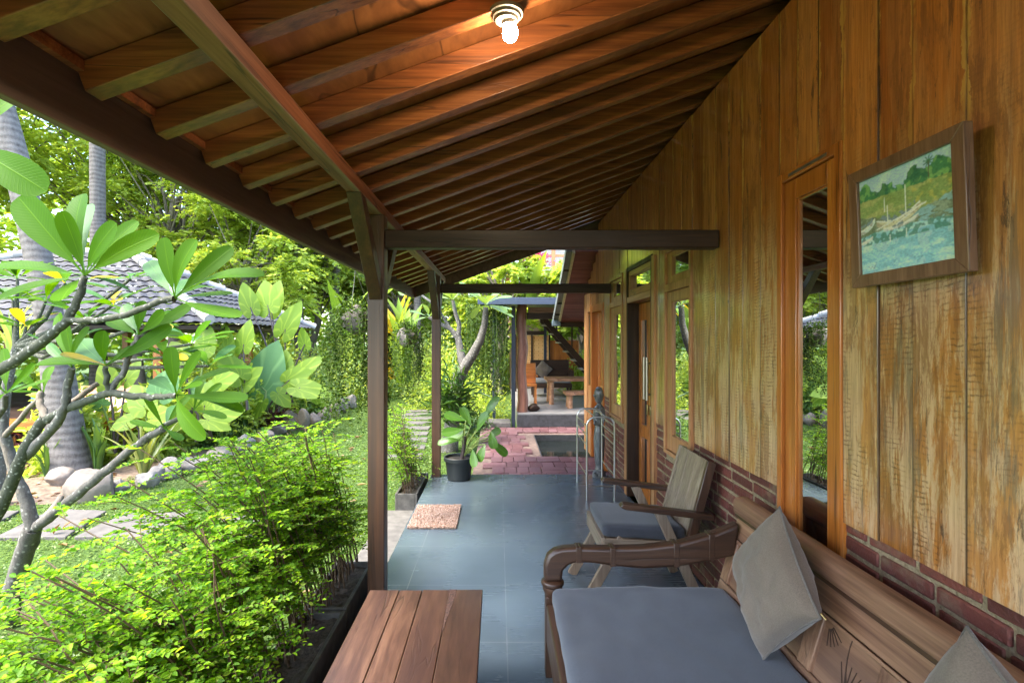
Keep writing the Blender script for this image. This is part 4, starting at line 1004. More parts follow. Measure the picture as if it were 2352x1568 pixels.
def bark(name, d, l, sc=9, ring=0, spots=0):
    k = NM(name); v = k.obj(); n = k.noise(k.obj((1, 1, .35)), sc, 6, .7); n2 = k.noise(v, sc*4, 4, .7)
    g = k.math('ADD', k.math('MULTIPLY', n, .6), k.math('MULTIPLY', n2, .4))
    if ring:
        wv = k.n('TexWave', dict(wave_type='BANDS', bands_direction='Z'), Vector=v, Scale=ring, Distortion=5, Detail=4).outputs[0]
        g = k.math('ADD', k.math('MULTIPLY', g, .82), k.math('MULTIPLY', wv, .15))
    bc = k.ramp(g, [(.3, d), (.62, l)])
    if spots:
        vo = k.n('TexVoronoi', dict(feature='F1'), Vector=v, Scale=spots, Randomness=1.0).outputs['Distance']; bc = k.mix(k.ramp(vo, [(.16, .8), (.30, 0.0)]), bc, (.34, .33, .29))
    k.bump(g, .7, .02 if not spots else .008); return k.set(Base_Color=bc, Roughness=.85)
M['bark'] = bark('brown_bark', (.09, .07, .052), (.24, .20, .155))
M['palmbark'] = bark('grey_palm_trunk', (0.0542, 0.0446, 0.0395), (0.173, 0.156, 0.144), 16, 3.4)
M['plumbark'] = bark('plumeria_bark', (0.0338, 0.0315, 0.027), (0.15, 0.139, 0.124), 30, 0, 30)
M['greenbark'] = bark('green_branch_bark', (.018, .021, .012), (.085, .088, .06), 40, 0, 42)
M['twig'] = plain('brown_twig', (.09, .055, .03), .7)
M['stalk'] = plain('green_stalk', (.16, .22, .05), .5)
M['darkstalk'] = plain('dark_stalk', (.07, .05, .05), .5)

def tree(label, base, h, rx, rz, mat, seed, nclump=26, ntwig=26, nleaf=22, L=.20, group='garden trees behind the lawn', trunk_r=.16, lean=(0, 0), low=.25):
    global rs; rs = np.random.RandomState(seed); r = random.Random(seed)
    base = Vector(base); t = thing('leafy_tree', label, 'tree', base, group)
    top = base + Vector((lean[0], lean[1], h*.6)); tk = MB()
    pts = [base.lerp(top, i/6) + Vector((r.uniform(-.12, .12), r.uniform(-.12, .12), 0))*(0 if i in (0,) else 1) for i in range(7)]
    tk.tube(pts, [trunk_r*(1.15-.09*i) for i in range(7)], 8)
    C = []; D = []; N = []; Ls = []
    cc = base + Vector((lean[0], lean[1], h - rz))
    for i in range(nclump):
        while True:
            q = Vector((r.uniform(-1, 1), r.uniform(-1, 1), r.uniform(-1, 1)))
            if .25 < q.length < 1: break
        c = cc + Vector((q.x*rx, q.y*rx, q.z*rz))
        st = pts[r.randint(3, 6)]; mid = st.lerp(c, .5) + Vector((r.uniform(-.3, .3), r.uniform(-.3, .3), r.uniform(0, .4)))
        tk.tube([st, mid, c], [trunk_r*.26, trunk_r*.13, .012], 5, False)
        cr = rx*r.uniform(.26, .42)
        td = dirs(ntwig); td[:, 2] = np.abs(td[:, 2])*.9 - .25; td = unit(td)
        tl = cr*rs.uniform(.6, 1.15, ntwig)
        s = rs.uniform(.25, 1, (ntwig, nleaf)); 
        p = np.array(c)[None, None] + td[:, None]*tl[:, None, None]*s[..., None]; p[..., 2] -= (s**2)*tl[:, None]*.35
        side = unit(np.cross(td, (0, 0, 1)))[:, None]*rs.choice([-1, 1], (ntwig, nleaf))[..., None]
        d = td[:, None]*.6 + side*.9 + rs.normal(size=p.shape)*.25; d[..., 2] -= .25
        C.append(p.reshape(-1, 3)); D.append(d.reshape(-1, 3)); nn = rs.normal(size=p.shape)*.45; nn[..., 2] += 1; N.append(nn.reshape(-1, 3)); Ls.append(rs.uniform(.6, 1.2, p.shape[:2]).ravel()*L)
    tk.build('trunk', M['bark'], t, smooth=60)
    C = np.concatenate(C); Ls = np.concatenate(Ls); V, Q = quad_cloud(C, np.concatenate(D), np.concatenate(N), Ls, Ls*.5)
    link('crown', mesh_np(V, Q), mat, t)
    return t

def frond(mb_pts, base, d, L, droop, nl=26, wl=.5):
    """one palm frond: spine points and leaflets"""
    base = np.array(base, float); d = unit(np.array(d, float)); t = np.linspace(0, 1, nl)
    sp = base + d*L*t[:, None]; sp[:, 2] -= droop*L*t**2
    tan = np.gradient(sp, axis=0); tan = unit(tan); side = unit(np.cross(tan, (0, 0, 1)))
    C = []; D = []; Ls = []
    for s in (-1, 1):
        dd = side*s*.9 + tan*.55; dd[:, 2] -= .45 + rs.uniform(0, .3, nl); C.append(sp); D.append(dd); Ls.append(wl*np.sin(np.pi*np.clip(t*.85+.12, 0, 1)))
    return sp, np.concatenate(C), np.concatenate(D), np.concatenate(Ls)
def palm(label, base, top, r0, r1, seed, nf=15, L=2.6, crown=True, group='coconut palms in the garden'):
    global rs; rs = np.random.RandomState(seed)
    base = Vector(base); top = Vector(top); t = thing('coconut_palm', label, 'palm tree', base, group); n = 22; pts = []; rad = []
    for i in range(n+1):
        u = i/n; p = base.lerp(top, u) + Vector(((top.x-base.x)*-.12*math.sin(math.pi*u), 0, 0)); pts.append(p)
        rad.append(r0 + (r1-r0)*min(1, u*3.2)**.6)
    MB().tube(pts, rad, 14).build('trunk', M['palmbark'], t, smooth=70)
    if crown:
        C = []; D = []; Ls = []; sm = MB()
        for i in range(nf):
            a = 2*math.pi*i/nf + rs.uniform(-.2, .2); e = rs.uniform(-.2, .9)
            sp, c, d, l = frond(None, top, (math.cos(a), math.sin(a), e), L*rs.uniform(.85, 1.1), rs.uniform(.35, .6)); C.append(c); D.append(d); Ls.append(l)
            sm.tube([Vector(q) for q in sp[::4]], .02, 4, False)
        C = np.concatenate(C); D = np.concatenate(D); Ls = np.concatenate(Ls)
        V, Q = quad_cloud(C, D, np.tile((0, 0, 1.0), (len(C), 1)), Ls, .06)
        link('fronds', mesh_np(V, Q), G['palm'], t); sm.build('frond_stems', M['stalk'], t)
    return t

# ---- far backdrop of woodland (one mass) and the single trees in front of it
n = 46000; rs = np.random.RandomState(5)
ang = rs.uniform(-1.75, .75, n); rad = rs.uniform(27, 34, n); hh = rs.beta(1.1, 1.3, n)*11.5
bump_ = 1 + .22*np.sin(ang*9) + .15*np.sin(ang*23+1)
C = np.c_[np.sin(ang)*rad, np.cos(ang)*rad, ZG + hh*bump_*np.clip(1-.3*(ang > .1), 0, 1)]
V, Q = quad_cloud(C, dirs(n)*[1, 1, .6], dirs(n)*.6+[0, 0, .8], rs.uniform(.35, .8, n), rs.uniform(.2, .4, n))
wd = link('woodland', mesh_np(V, Q), G['tree_mid']); kind(wd, 'stuff')
TR = [
 ('pale leafy tree filling the gap right of the hut roof', (-7.2, 14.6, ZG), 6.2, 2.2, 2.3, 'tree_light', 14, 30, 24, 20, .15, (0, 0)),
 ('tall pale tree high above the hut roof under the eave line', (-9.4, 14.8, ZG), 9.4, 2.8, 2.8, 'tree_light', 15, 36, 24, 20, .16, (0, 0)),
 ('tall light green feathery tree at the far left behind the tiled hut', (-15.5, 13.5, ZG), 13.0, 4.6, 4.2, 'tree_light', 1, 44, 26, 22, .20, (0, 0)),
 ('pale yellow-green tree rising behind the slim palm trunk', (-11.5, 16.5, ZG), 12.5, 4.2, 4.4, 'tree_light', 2, 44, 26, 22, .20, (0, 0)),
 ('light green tree with a bare leaning limb under the eave line', (-8.0, 17.5, ZG), 10.2, 3.6, 3.6, 'tree_light', 3, 38, 26, 22, .19, (.4, 0)),
 ('rounded light green tree between the hut and the far palms', (-6.8, 19.0, ZG), 8.2, 3.0, 3.0, 'tree_light', 4, 34, 24, 22, .2, (0, 0)),
 ('bright yellow-leaved tree lit by the sun left of the far palms', (-9.6, 21.5, ZG), 8.0, 2.6, 3.0, 'tree_yellow', 5, 30, 24, 20, .2, (0, 0)),
 ('light green tree standing behind the pair of far palm trunks', (-5.0, 23.5, ZG), 8.6, 3.2, 3.4, 'tree_light', 6, 34, 24, 22, .22, (0, 0)),
 ('yellow-green tree seen between the two veranda posts', (-3.6, 19.5, ZG), 5.8, 2.0, 2.3, 'tree_yellow', 7, 26, 24, 20, .17, (0, 0)),
 ('bushy green tree beyond the end of the slab path', (-1.4, 22.5, ZG), 6.0, 2.2, 2.6, 'tree_mid', 8, 28, 24, 20, .18, (0, 0)),
 ('leafy tree hanging over the pavilion roof from behind', (.0, 15.8, ZG), 5.2, 1.7, 1.9, 'tree_light', 9, 24, 24, 20, .16, (0, 0)),
 ('dense green tree left of the hut, partly outside the photo', (-17.5, 10.5, ZG), 11.0, 4.0, 4.0, 'tree_mid', 10, 34, 24, 20, .22, (0, 0)),
 ('green tree to the right behind the stair of the pavilion', (2.6, 15.2, ZG), 4.4, 1.5, 1.8, 'tree_mid', 12, 22, 22, 20, .17, (0, 0)),
]
for (lab, b, h, rx, rz, mt_, sd_, nc, nt, nl, L, ln) in TR: tree(lab, b, h, rx, rz, G[mt_], sd_, int(nc*1.35), int(nt*1.35), nl, L, lean=ln)
# bare limb seen against the sky
palm('thick grey coconut palm trunk with broad swollen foot behind the plumeria', (-5.38, 6.45, ZG), (-7.35, 6.9, 6.6), .25, .15, 21)
palm('slim upright coconut palm trunk reaching up behind the tall plumeria leaves', (-8.9, 11.4, ZG), (-8.95, 11.4, 8.6), .20, .15, 22)
palm('left of the two far palm trunks standing beyond the elephant ears', (-6.6, 17.0, ZG), (-6.7, 17.0, 7.4), .20, .14, 23)
palm('right of the two far palm trunks, slightly leaning', (-5.8, 17.6, ZG), (-5.4, 17.9, 7.0), .19, .13, 24)
palm('thin palm trunk seen just right of the hanging coconut shell', (-2.75, 17.4, ZG), (-2.8, 17.6, 6.2), .17, .12, 25)
palm('short young palm with yellowing fronds in front of the far trees', (-5.6, 21.0, ZG), (-5.5, 21, 3.8), .14, .1, 26, 17, 2.4)

# ---- plumeria leaves: blades between measured base and tip points
def blade(base, tip, n, wd, bend=.10, fold=.22, ns=11, prof=None, petiole=.14):
    base = np.array(base, float); tip = np.array(tip, float); d = tip-base; L = np.linalg.norm(d); d /= L; n = np.array(n, float)
    s = unit(np.cross(d, n)); n = np.cross(s, d); t = np.linspace(0, 1, ns); t = 1-(1-t)**1.7 if prof is None else t
    tt = np.clip((t-petiole)/(1-petiole), 0, 1)
    w = wd*.5*(tt**.95*(1-tt)**.42/.4293) if prof is None else wd*.5*prof(tt)
    w = np.maximum(w, .004)
    w[-1] = .002
    mid = base + d*L*t[:, None] + n*(bend*L*np.sin(np.pi*t))[:, None]
    V = []; UV = []
    for i in range(ns):
        for u in (-1, -.5, 0, .5, 1):
            V.append(mid[i] + s*w[i]*u + n*(abs(u)**1.4*w[i]*fold)); UV.append((.5+.5*u, t[i]))
    Q = []
    for i in range(ns-1):
        for j in range(4): a = i*5+j; Q.append((a, a+1, a+6, a+5))
    return V, Q, UV
class Blades:
    def __init__(s): s.V = []; s.Q = []; s.U = []
    def add(s, r):
        b = len(s.V); s.V += list(r[0]); s.U += list(r[2]); s.Q += [tuple(i+b for i in q) for q in r[1]]
    def build(s, name, m, parent, thick=0):
        o = link(name, mesh_np(np.array(s.V), np.array(s.Q), s.U), m, parent, 180); return o
plum = thing('plumeria_tree', 'frangipani tree with big glossy paddle leaves and bare grey branches beside the veranda', 'tree', P(12, 1440, 3.08))
def rosette(c, tips, parent, w=.088, mat='plumeria', extra=0, seed=0):
    r = random.Random(seed); B = Blades(); O = Blades(); Y = Blades()
    for tip in tips:
        px, py, dd = tip[:3]; ww = tip[3] if len(tip) > 3 and not isinstance(tip[3], str) else 1.0; col = tip[-1] if isinstance(tip[-1], str) else None
        T = P(px, py, c.y+dd); d = T-c
        nrm = Vector((r.uniform(-.25, .25), -1.0, r.uniform(.1, .6)))
        if abs(d.normalized().z) < .45: nrm = Vector((r.uniform(-.2, .2), -.55, 1.0))
        rr = blade(c, T, nrm, w*ww*max(.75, min(1.25, d.length/.33)), bend=r.uniform(-.03, .10)*(1 if d.z > -.05 else 1.5), fold=r.uniform(.1, .3))
        (Y if col == 'y' else O if col == 'b' else B).add(rr)
    if B.V: B.build('leaf_rosette', G[mat], parent)
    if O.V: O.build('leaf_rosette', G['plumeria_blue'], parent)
    if Y.V: Y.build('yellow_leaf', G['plumeria_old'], parent)
def branch(pts, r0, r1, mat='plumbark', name='branch'):
    pts = [P(*p) for p in pts]; fine = []
    for i in range(len(pts)-1):
        for j in range(4): fine.append(pts[i].lerp(pts[i+1], j/4) + Vector((rnd.uniform(-1, 1), rnd.uniform(-1, 1), rnd.uniform(-1, 1)))*.004)
    fine.append(pts[-1]); n_ = len(fine)
    MB().tube(fine, [(r0+(r1-r0)*i/(n_-1))*(1+.07*rnd.uniform(-1, 1)) for i in range(n_)], 10).build(name, M[mat], plum, smooth=70)
# trunk and branches
branch([(8, 1450, 3.08), (30, 1370, 3.06), (52, 1280, 3.0), (76, 1212, 2.95)], .058, .046, name='trunk')
branch([(76, 1214, 2.95), (62, 1150, 2.94), (38, 1095, 2.93), (22, 1040, 2.92), (10, 985, 2.9), (6, 945, 2.88)], .036, .020)
branch([(78, 1212, 2.95), (110, 1190, 2.9), (140, 1165, 2.8), (215, 1105, 2.72), (290, 1040, 2.68), (345, 1000, 2.65), (375, 985, 2.6)], .030, .017)
branch([(100, 1195, 2.92), (125, 1165, 2.95), (140, 1140, 3.0)], .024, .018, 'bark')
branch([(330, 1010, 2.66), (380, 975, 2.62), (440, 945, 2.58)], .014, .011, 'greenbark')
branch([(-40, 1215, 2.6), (0, 1170, 2.58), (25, 1110, 2.55), (50, 1050, 2.52), (80, 990, 2.5), (105, 960, 2.48)], .032, .023, 'greenbark')
branch([(50, 1055, 2.55), (85, 1020, 2.5), (130, 975, 2.45), (150, 930, 2.42), (155, 880, 2.4), (165, 845, 2.38)], .026, .015)
branch([(105, 962, 2.48), (155, 938, 2.44), (215, 915, 2.40), (250, 900, 2.36), (300, 908, 2.34), (345, 912, 2.32), (405, 908, 2.30)], .021, .013, 'greenbark')
branch([(250, 900, 2.36), (245, 870, 2.34), (243, 842, 2.33)], .014, .011, 'greenbark')
branch([(252, 898, 2.36), (280, 860, 2.36), (300, 815, 2.37), (318, 770, 2.38)], .014, .010)
branch([(105, 960, 2.48), (90, 925, 2.5), (95, 900, 2.52)], .018, .014, 'bark')
branch([(150, 935, 2.45), (190, 905, 2.5), (225, 880, 2.55)], .015, .012, 'bark')
branch([(-60, 880, 2.35), (0, 848, 2.3), (55, 815, 2.26), (110, 775, 2.22), (150, 740, 2.2), (172, 705, 2.2), (188, 660, 2.2), (196, 635, 2.2)], .026, .013, 'greenbark')
branch([(155, 735, 2.2), (220, 735, 2.17), (290, 722, 2.14), (340, 705, 2.12), (370, 690, 2.1), (400, 686, 2.1)], .013, .013, 'greenbark')
branch([(-30, 985, 2.6), (8, 940, 2.56), (14, 905, 2.54)], .018, .012)
branch([(5, 1005, 2.9), (60, 945, 2.85), (100, 905, 2.8)], .016, .012, 'bark')
rosette(P(196, 632, 2.2), [(42, 452, .02, 1.25), (142, 484, -.05, 1.15), (190, 445, .08), (268, 512, -.12, 1.05), (318, 508, .06), (366, 538, -.02), (-25, 615, .04), (-10, 690, -.1, 1.05), (200, 470, .22, 'b'), (300, 668, .15), (140, 690, .25, 'b')], plum, seed=3)
rosette(P(402, 684, 2.1), [(376, 545, .0, 1.15), (452, 550, -.06, 1.25), (535, 568, .04, .95), (607, 634, -.08), (535, 674, .05, .8), (552, 728, -.12, .9), (430, 640, .2, 'b'), (340, 600, .22, .7, 'b'), (490, 660, .25, .8)], plum, seed=4)
rosette(P(243, 838, 2.33), [(240, 758, -.05, 1.1), (82, 836, .02, .8), (138, 812, -.08, .75, 'y'), (395, 748, .05, .85), (330, 790, .15, .8), (180, 780, .22, 'b')], plum, .092, seed=5)
rosette(P(405, 906, 2.30), [(392, 795, .0, 1.05), (462, 808, -.06, 1.0), (532, 848, .06, .9), (568, 917, -.06, .95), (560, 945, .06, .9), (472, 1008, -.14, .9), (350, 870, .2, .8, 'b'), (460, 885, -.18, .85)], plum, seed=6)
rosette(P(318, 768, 2.38), [(330, 690, .0, 1.0), (378, 715, -.05), (440, 700, .06, 1.0), (285, 700, .12, 'b'), (420, 770, .1, .9), (250, 735, .1)], plum, seed=7)
rosette(P(165, 842, 2.38), [(150, 740, .05, .9), (205, 750, -.05, .8), (110, 790, .06, .8, 'b'), (215, 805, .1, .8), (135, 720, .2, .8)], plum, .075, seed=8)
rosette(P(14, 902, 2.54), [(82, 835, -.05, .8), (118, 868, .05, .6), (-40, 850, .0), (8, 800, .1), (-30, 930, -.1), (60, 880, .2, 'b')], plum, .08, seed=9)
rosette(P(-75, 330, 1.75), [(107, 440, -.02, 1.15), (45, 215, .05, .9), (-60, 200, 0), (-110, 420, -.1)], plum, .105, seed=10)
rosette(P(378, 983, 2.6), [(440, 905, .1, .8), (330, 900, .0, .7), (420, 1010, -.1, .7), (300, 965, .1, .7), (410, 930, .25, 'b')], plum, .075, seed=13)
rosette(P(445, 942, 2.58), [(510, 880, .05, .8), (520, 960, -.05, .8), (470, 860, .1, .7)], plum, .075, seed=14)
rosette(P(100, 900, 2.8), [(40, 850, 0, .8), (120, 840, .1, .8), (30, 900, -.1, .7)], plum, .08, seed=15)
branch([(-60, 370, 1.9), (-75, 330, 1.75)], .014, .012, 'greenbark')

# the limbs that enter from the left all spring from a second stem of the same tree
def limb(pts, r0, r1, m='plumbark'):
    pts = [Vector(p) for p in pts]; fine = []
    for a_, b_ in zip(pts, pts[1:]):
        for j in range(4): fine.append(a_.lerp(b_, j/4) + Vector((rnd.uniform(-1, 1), rnd.uniform(-1, 1), 0))*.004)
    fine.append(pts[-1]); n_ = len(fine); MB().tube(fine, [r0+(r1-r0)*i/(n_-1) for i in range(n_)], 10).build('branch', M[m], plum, smooth=70)
limb([(-3.02, 2.80, ZG-.02), (-2.92, 2.74, .1), (-2.75, 2.66, .36), P(-40, 1215, 2.6)], .062, .036)
limb([(-2.80, 2.68, .30), (-2.74, 2.60, .62), (-2.66, 2.48, 1.0), P(-60, 880, 2.35)], .038, .027, 'greenbark')
limb([(-2.74, 2.62, .55), (-2.72, 2.62, .82), P(-30, 985, 2.6)], .024, .018)
limb([P(-60, 880, 2.35), (-2.30, 2.22, 1.62), (-2.10, 2.04, 1.95), P(-60, 370, 1.9)], .024, .014, 'greenbark')
limb([P(76, 1214, 2.95), P(40, 1110, 2.92), P(5, 1005, 2.9)], .022, .016, 'bark')
# second plumeria farther left behind (bluish upper sides, over the hut roof)
pl2 = thing('plumeria_tree', 'smaller frangipani behind the first with yellowing leaves in front of the tiled hut', 'tree', (-5.2, 5.3, ZG))
MB().tube([(-5.2, 5.3, ZG), (-5.15, 5.3, .5), (-5.05, 5.25, 1.0), (-4.9, 5.2, 1.45)], [.07, .055, .045, .03], 10).build('trunk', M['plumbark'], pl2, smooth=70)
r = random.Random(31)
for i, (px, py, d) in enumerate([(105, 692, 5.2), (260, 700, 5.0), (30, 690, 5.4), (200, 735, 4.9), (330, 745, 4.8), (60, 750, 5.2), (140, 800, 5.0), (440, 790, 4.9), (300, 640, 5.0), (40, 640, 5.3), (150, 650, 5.2), (480, 840, 4.8), (380, 820, 4.8)]):
    c = P(px, py, d); MB().tube([(-4.9, 5.2, 1.45) if i else (-4.95, 5.2, 1.3), Vector((-4.9, 5.2, 1.45)).lerp(c, .6) + Vector((0, 0, -.1)), c], [.028, .02, .013], 7).build('branch', M['greenbark'], pl2, smooth=70)
    B = Blades(); Y = Blades(); O = Blades()
    for j in range(9):
        a = 2*math.pi*j/9 + r.uniform(-.3, .3); e = r.uniform(-.15, .7); L = r.uniform(.28, .4); d_ = Vector((math.cos(a), math.sin(a), e)).normalized()
        q = r.random(); (Y if q < .15 else O if q < .5 else B).add(blade(c, c+d_*L, (r.uniform(-.2, .2), -.3, 1), .10, r.uniform(-.02, .1), .2))
    if B.V: B.build('leaf_rosette', G['plumeria'], pl2)
    if O.V: O.build('leaf_rosette', G['plumeria_blue'], pl2)
    if Y.V: Y.build('yellow_leaf', G['plumeria_old'], pl2)

# plumeria at the end of the veranda
pl3 = thing('plumeria_tree', 'gnarled frangipani with a forked trunk beyond the far veranda post', 'tree', P(1032, 1062, 7.9))
def tb3(pts, rr, nm='branch'): MB().tube([P(*p) for p in pts], rr, 10).build(nm, M['plumbark'], pl3, smooth=70)
tb3([(1028, 1072, 7.9), (1036, 1000, 7.85), (1042, 930, 7.8), (1050, 880, 7.8), (1062, 850, 7.8)], [.15, .12, .11, .10, .095], 'trunk')
tb3([(1060, 852, 7.8), (1085, 815, 7.75), (1103, 780, 7.7), (1113, 745, 7.7), (1116, 705, 7.7)], [.09, .075, .06, .05, .04])
tb3([(1066, 850, 7.8), (1058, 810, 7.85), (1052, 775, 7.9), (1035, 755, 7.9), (1005, 740, 7.9), (985, 728, 7.9)], [.085, .06, .05, .035, .03, .025])
tb3([(1052, 775, 7.9), (1055, 745, 7.9), (1046, 718, 7.9), (1040, 690, 7.95)], [.04, .035, .03, .025])
tb3([(1035, 755, 7.9), (1000, 700, 8.0), (960, 672, 8.0), (925, 660, 8.1)], [.025, .022, .02, .016])
for s, (c, nn, LL) in enumerate(((P(1116, 700, 7.7), 15, .52), (P(1040, 688, 7.95), 9, .36), (P(925, 660, 8.1), 8, .36), (P(985, 727, 7.9), 7, .3))):
    B = Blades()
    for j in range(nn):
        a = 2*math.pi*j/nn + r.uniform(-.2, .2); e = r.uniform(-.5, .9); d_ = Vector((math.cos(a), math.sin(a), e)).normalized(); B.add(blade(c, c+d_*LL*r.uniform(.75, 1.1), (r.uniform(-.2, .2), -.4, 1), .13, r.uniform(-.02, .12), .2))
    B.build('leaf_rosette', leafmat('plumeria_far_leaves', [(.10, .19, .05), (.15, .25, .08), (.2, .3, .1)], .35, .35, 'pinnate') if s == 0 else bpy.data.materials['plumeria_far_leaves'], pl3)
fc = P(1040, 925, 7.7); n = 420; rs = np.random.RandomState(77)
d = dirs(n); d[:, 2] = np.abs(d[:, 2])*.8-.15; V, Q = leaf_cloud(np.array(fc)+d*.1+rs.normal(size=(n, 3))*[.12, .1, .2], d, dirs(n)*.5+[0, 0, 1], rs.uniform(.12, .3, n), .045)
link('epiphyte', mesh_np(V, Q), G['fern'], pl3)

# ---- hedge shrubs in the planters: arching stems, twigs, small paired leaves
def shrub(label, x, y0, y1, zb, H, out, ns, seed, mat='hedge', nt=13, nl=21, L=.023, group='leafy shrubs in the planters', toward=-.25, lowbare=.30, name='hedge_shrub', sx=-1):
    r = random.Random(seed); q = np.random.RandomState(seed); t = thing(name, label, 'shrub', (x, (y0+y1)/2, zb), group)
    st = MB(); C = []; D = []; N = []; Ls = []
    for i in range(ns):
        b = Vector((x + r.uniform(-.06, .05), r.uniform(y0, y1), zb-.03)); h = H*r.uniform(.62, 1.08); o = out*r.uniform(.1, 1.05)
        e = Vector((sx*o, r.uniform(-.35, .25) + toward*o, h)); bend = r.uniform(.25, .6)
        pts = []
        for j in range(9):
            u = j/8; pts.append(b + Vector((e.x*u**1.7, e.y*u**1.4, h*(u - bend*.35*max(0, u-.55)**1.5))) + Vector((r.uniform(-.012, .012), r.uniform(-.012, .012), 0)))
        st.tube(pts, [.0055 - .0004*j for j in range(9)], 5, False)
        for k_ in range(nt):
            u = lowbare + (1-lowbare)*((k_+r.random())/nt); j = min(7, int(u*8)); p0 = pts[j].lerp(pts[j+1], u*8-j)
            a = r.uniform(0, 2*math.pi); tl = r.uniform(.13, .34)*(1.15-.4*u); dv_ = Vector((math.cos(a)+sx*.25, math.sin(a)-.1, r.uniform(-.05, .7))).normalized()
            m = nl; s = np.linspace(.08, 1, m)[:, None]; p = np.array(p0) + np.array(dv_)*tl*s; p[:, 2:] -= .28*tl*s**2
            st.tube([Vector(p[0]), Vector(p[m//2]), Vector(p[-1])], [.0024, .0018, .0009], 3, False)
            side = np.cross(dv_, (0, 0, 1)); side /= max(1e-6, np.linalg.norm(side)); sg = np.where(np.arange(m) % 2, 1, -1)[:, None]
            dd = np.array(dv_)*.55 + side*sg*1.0 + q.normal(size=(m, 3))*.22; dd[-1] = np.array(dv_); nn = q.normal(size=(m, 3))*.38 + [0, -.15, 1]
            C.append(p); D.append(dd); N.append(nn); Ls.append(L*q.uniform(.65, 1.25, m))
    st.build('stems', M['twig'], t); C = np.concatenate(C); Ls = np.concatenate(Ls)
    V, Q = leaf_cloud(C, np.concatenate(D), np.concatenate(N), Ls, Ls*.60); link('foliage', mesh_np(V, Q), G[mat], t)
shrub('bright green arching shrub nearest the camera in the lower left corner', -1.00, 1.10, 1.75, .04, .72, .95, 54, 41, L=.024, toward=.05)
shrub('bright green shrub behind the nearest one, spilling over the lawn', -1.00, 1.75, 2.35, .04, .80, .76, 42, 42, L=.024)
shrub('tall spreading green shrub in the middle of the planter row', -1.00, 2.35, 2.95, .04, 1.02, .66, 32, 43, L=.025, nt=17)
shrub('green shrub at the far end of the row beside the near post', -.98, 2.9, 3.40, .04, 1.0, .46, 28, 44, L=.025, nt=17)
shrub('sparse yellow-green shrub in the short planter past the doormat', -.92, 5.15, 5.8, -.02, .82, .30, 30, 45, L=.024, nt=10, nl=14, lowbare=.2)
# one long bare arching shoot of the shrub is part of it; the dark one seen in front:
# ---- hanging coconut shells with trailing vines
def coconut(label, c, rr, nv, drop, seed, spread):
    r = random.Random(seed); q = np.random.RandomState(seed); t = thing('hanging_coconut', label, 'hanging planter', c, 'coconut shell planters hung from the eave')
    c = Vector(c); mb = MB(); mb.rock(c, rr, rr*.95, rr*1.0, seed, 3)
    mb.build('shell', bark('coconut_husk_%d' % seed if False else 'coconut_husk', (.05, .042, .036), (.21, .185, .17), 30), t, smooth=60)
    w_ = MB()
    for a in range(3):
        an = a*2.1+.3; w_.tube([c+Vector((math.cos(an)*rr*.8, math.sin(an)*rr*.8, rr*.5)), Vector((c.x-.02, c.y, 2.06))], .0022, 4)
    w_.build('wire', bpy.data.materials['dull_steel'], t)
    C = []; D = []; N = []; vm = MB()
    for i in range(nv):
        a = r.uniform(0, 2*math.pi); p0 = c + Vector((math.cos(a)*rr*spread*r.uniform(.5, 1), math.sin(a)*rr*spread*r.uniform(.5, 1), rr*.55)); dl = drop*r.uniform(.45, 1.0); m = int(dl/.017)
        s = np.linspace(0, 1, m)[:, None]; ph = r.uniform(0, 6); p = np.array(p0) + np.c_[.022*np.sin(s*9+ph)+.05*math.cos(a)*np.minimum(1, s*4), .022*np.cos(s*8+ph)+.05*math.sin(a)*np.minimum(1, s*4), -dl*s+.03*np.sin(np.minimum(1, s*8)*math.pi)]
        vm.tube([Vector(p[int(k_)]) for k_ in np.linspace(0, m-1, 7)], .0012, 3, False)
        d_ = dirs(m) if False else unit(q.normal(size=(m, 3))*[1, 1, .5]+[0, 0, -.3]); C.append(p); D.append(d_); N.append(q.normal(size=(m, 3))+[0, -.5, .4])
    top = np.array(c)[None] + q.normal(size=(260, 3))*[rr*.55, rr*.5, rr*.3] + [0, 0, rr*.85]; C.append(top); D.append(unit(q.normal(size=(260, 3))+[0, 0, .5])); N.append(q.normal(size=(260, 3)))
    C = np.concatenate(C); V, Q = leaf_cloud(C, np.concatenate(D), np.concatenate(N), .027*q.uniform(.7, 1.3, len(C)), .018)
    vm.build('vine_stems', M['stalk'], t); link('vines', mesh_np(V, Q), G['vine'], t)
coconut('coconut shell planter left of the near post with a long dense curtain of vines', P(822, 732, 4.0), .125, 105, .95, 51, 1.7)
coconut('round grey coconut shell planter hanging between the two posts with thin vines', P(936, 773, 5.75), .12, 46, .76, 52, 1.15)

# ---- potted plant
pp = thing('potted_plant', 'broad-leaved plant in a black plastic pot at the floor end', 'potted plant', (-.43, 5.58, 0))
MB().lathe([(.115, .0), (.125, .01), (.148, .20), (.150, .205), (.163, .206), (.166, .245), (.160, .25), (.150, .247), (.145, .20)], (-.43, 5.58, 0), 28, cap=False).build('pot', plain('black_plastic', (.018, .022, .024), .42, noise=.1, bump=.02), pp, smooth=35)
MB().lathe([(.0, .222), (.08, .228), (.146, .215)], (-.43, 5.58, 0), 20, cap=False).build('soil', M['soil'], pp, smooth=180)
MB().lathe([(.0, .004), (.116, .004)], (-.43, 5.58, 0), 20, cap=False).build('pot_base', bpy.data.materials['black_plastic'], pp)
MB().tube([(-.40, 5.57, .21), (-.375, 5.56, .36), (-.37, 5.56, .47)], [.022, .02, .02], 8).build('stem', M['darkstalk'], pp, smooth=60)
r = random.Random(8); stm = MB()
G['glossy'] = leafmat('glossy_pot_leaf', [(.035, .10, .018), (.06, .155, .02), (.10, .20, .03)], .25, .25, 'pinnate')
